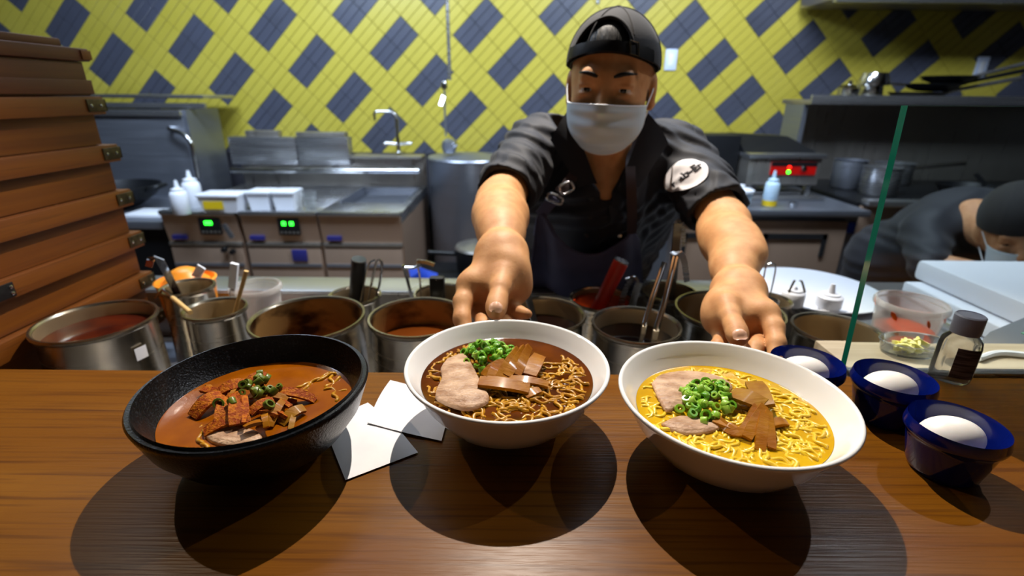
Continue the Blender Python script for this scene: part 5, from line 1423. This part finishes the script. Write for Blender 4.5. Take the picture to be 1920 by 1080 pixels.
# refine across
fine = []
for r_ in rows: fine.append(smooth_path([tuple(p) for p in r_], 4))
apron = mk('apron', MB().grid(fine, .0025), 'apron', cook, smooth=80)
mk('bib_hem', MB().tube(fine[0], .0030, 8, sx=1.6), 'apron', apron, smooth=80)
def strap(pts, w, m, name='strap', side=(1, 0, 0)):
    return mk(name, MB().strip(smooth_path([tuple(aty(*p)) for p in pts], 5), side, w, .003), m, apron, smooth=60)
strap([(1014, 402, 1.058), (1030, 382, 1.048), (1040, 370, 1.044)], .026, 'apron')
strap([(1048, 362, 1.040), (1064, 344, 1.045), (1078, 320, 1.060), (1082, 280, 1.10), (1072, 226, 1.125)], .022, 'strap_brown')
strap([(1184, 438, 1.058), (1185, 400, 1.030), (1184, 360, 1.022), (1182, 325, 1.035), (1184, 290, 1.072), (1198, 226, 1.115)], .020, 'strap_brown')
def ring(px, py, y, w, h, tiltz):
    c = Vector(aty(px, py, y)); pts = []
    for k in range(17):
        a_ = 2 * math.pi * k / 16; x, z = w * math.cos(a_), h * math.sin(a_)
        x = math.copysign(abs(math.cos(a_)) ** .5, math.cos(a_)) * w; z = math.copysign(abs(math.sin(a_)) ** .5, math.sin(a_)) * h
        pts.append(c + Vector((x * math.cos(tiltz) - z * math.sin(tiltz), -.004, x * math.sin(tiltz) + z * math.cos(tiltz))))
    mk('buckle', MB().tube(pts, .0026, 8), 'steel', apron, smooth=80)
ring(1040, 372, 1.040, .017, .008, R(-22)); ring(1062, 352, 1.040, .014, .010, R(28))
mk('stud', MB().lathe([(.005, 0), (.004, .002), (0, .003)], tuple(aty(1162, 442, 1.045)), 12, rot=Euler((R(80), 0, 0)).to_matrix()), 'steel_polished', apron)
# trousers and shoes (mostly hidden behind the steam table)
tr = [_cap((.12, 1.46, .90), (.11, 1.50, .48), .095, .075), _cap((.11, 1.50, .48), (.11, 1.52, .10), .072, .055), _cap((.29, 1.46, .90), (.30, 1.50, .48), .095, .075), _cap((.30, 1.50, .48), (.30, 1.54, .10), .072, .055), _cap((.15, 1.46, .95), (.26, 1.46, .95), .11, .11)]
V, Q = sdf_mesh(lambda P, c, r: usum(P, tr, .02, c, r), (-.02, 1.3, .02), (.46, 1.66, 1.1), .012, 16)
mk('trousers', mesh_np('trousers', V, Q, 'trousers'), None, cook)
for x_, y_ in ((.11, 1.49), (.30, 1.51)):
    mk('shoe', MB().lathe([(.001, 0), (.05, 0), (.052, .02), (.045, .06), (.03, .09), (.001, .095)], (x_, y_, 0), 24, sy=2.1), 'shoe', cook, smooth=60)

# ================================================================== SECOND COOK behind the glass
H2 = np.array(tuple(aty(1906, 430, 1.42))); HR2, _ = head_frame(H2, R(-32), R(16), R(-12))
head2, HW2 = head_prims(HR2, H2)
b2 = [_cap(H2 + (0, .06, -.03), H2 + (.02, .17, -.01), .055, .065)]
t2p = [_cap(H2 + (-.07, .20, -.06), H2 + (.22, .22, -.04), .085, .085), _cap(H2 + (.02, .26, -.08), H2 + (.02, .42, -.24), .14, .15), _cap(H2 + (.09, .26, -.06), H2 + (.10, .42, -.22), .14, .15), _cap(H2 + (-.02, .42, -.22), H2 + (-.0, .46, -.62), .14, .10), _cap(H2 + (.12, .42, -.22), H2 + (.14, .46, -.62), .14, .10),
       _cap(H2 + (-.10, .19, -.07), H2 + (-.17, .06, -.13), .068, .055), _cap(H2 + (.24, .2, -.03), H2 + (.26, .06, -.13), .068, .055)]
def body2(P, c, r):
    d = smin(head2(P, c, r), usum(P, b2, .02, c, r), .02)
    arms = usum(P, [_cap(H2 + (-.17, .06, -.13), H2 + (-.04, -.10, -.12), .042, .028), _cap(H2 + (.26, .06, -.13), H2 + (.10, -.10, -.12), .042, .028), _ell(H2 + (-.02, -.13, -.125), (.04, .05, .016)), _ell(H2 + (.08, -.13, -.125), (.04, .05, .016))], .015, c, r)
    return np.minimum(d, arms)
V, Q = sdf_mesh(body2, H2 - .32, H2 + .42, .005, 20)
p2 = thing('person', 'second cook in dark cap and blue mask bending over boards behind the glass', 'person', (H2[0] + .05, H2[1] + .46, 0))
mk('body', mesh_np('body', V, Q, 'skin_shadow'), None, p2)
def shirt2(P, c, r):
    d = usum(P, t2p, .03, c, r) + .003 * np.sin(P[:, 0] * 60 + 8 * np.sin(P[:, 2] * 20))
    return d
V, Q = sdf_mesh(shirt2, H2 + (-.36, -.1, -.85), H2 + (.45, .7, .2), .008, 16)
mk('shirt', mesh_np('shirt', V, Q, 'shirt'), None, p2)
tr2 = [_cap(H2 + (-.02, .46, -.6), (H2[0] - .03, H2[1] + .46, .08), .095, .06), _cap(H2 + (.13, .46, -.6), (H2[0] + .15, H2[1] + .46, .08), .095, .06)]
V, Q = sdf_mesh(lambda P, c, r: usum(P, tr2, .02, c, r), (H2[0] - .2, H2[1] + .3, 0.0), (H2[0] + .35, H2[1] + .62, H2[2] - .45), .014, 16)
mk('trousers', mesh_np('trousers', V, Q, 'trousers'), None, p2)
def e2(az, e, off=0):
    lo = R(-4 - 12 * (.5 - .5 * math.cos(az))); el = lo + (R(90) - lo) * e
    return Vector(H2 + HR2 @ np.array(((rx + off) * math.cos(el) * math.sin(az), .012 - (ry + off) * math.cos(el) * math.cos(az), .036 + (rz + off) * math.sin(el))))
mk('cap', MB().grid([[e2(-math.pi + 2 * math.pi * i / 48, j / 14 * .99) for j in range(15)] for i in range(49)], .003), 'cap_cloth', p2, smooth=80)
rows = []
for j in range(13):
    v = j / 12; rows.append([Vector(HW2((.070 * math.sin(u * 1.25), -(.106 - .02 * max(0, v - .6)) * math.cos(u * 1.15), -.022 - .094 * v))) for u in np.linspace(-1, 1, 17)])
m2 = mk('face_mask', MB().grid(rows, .0015), 'mask_cloth', p2, smooth=80)
for s, i in ((-1, 0), (1, 16)):
    mk('ear_loop', MB().tube(smooth_path([rows[1][i], Vector(HW2((s * .084, .02, .02))), Vector(HW2((s * .084, .025, -.03))), rows[10][i]], 5), .0016, 6), 'mask_edge', m2)
for s in (-1, 1):
    mk('eye', MB().lathe([(math.sin(math.pi * i / 12) * .0128, -math.cos(math.pi * i / 12) * .0128) for i in range(13)], HW2((s * .0325, -.0735, -.008)), 16), 'iris', p2, smooth=80)
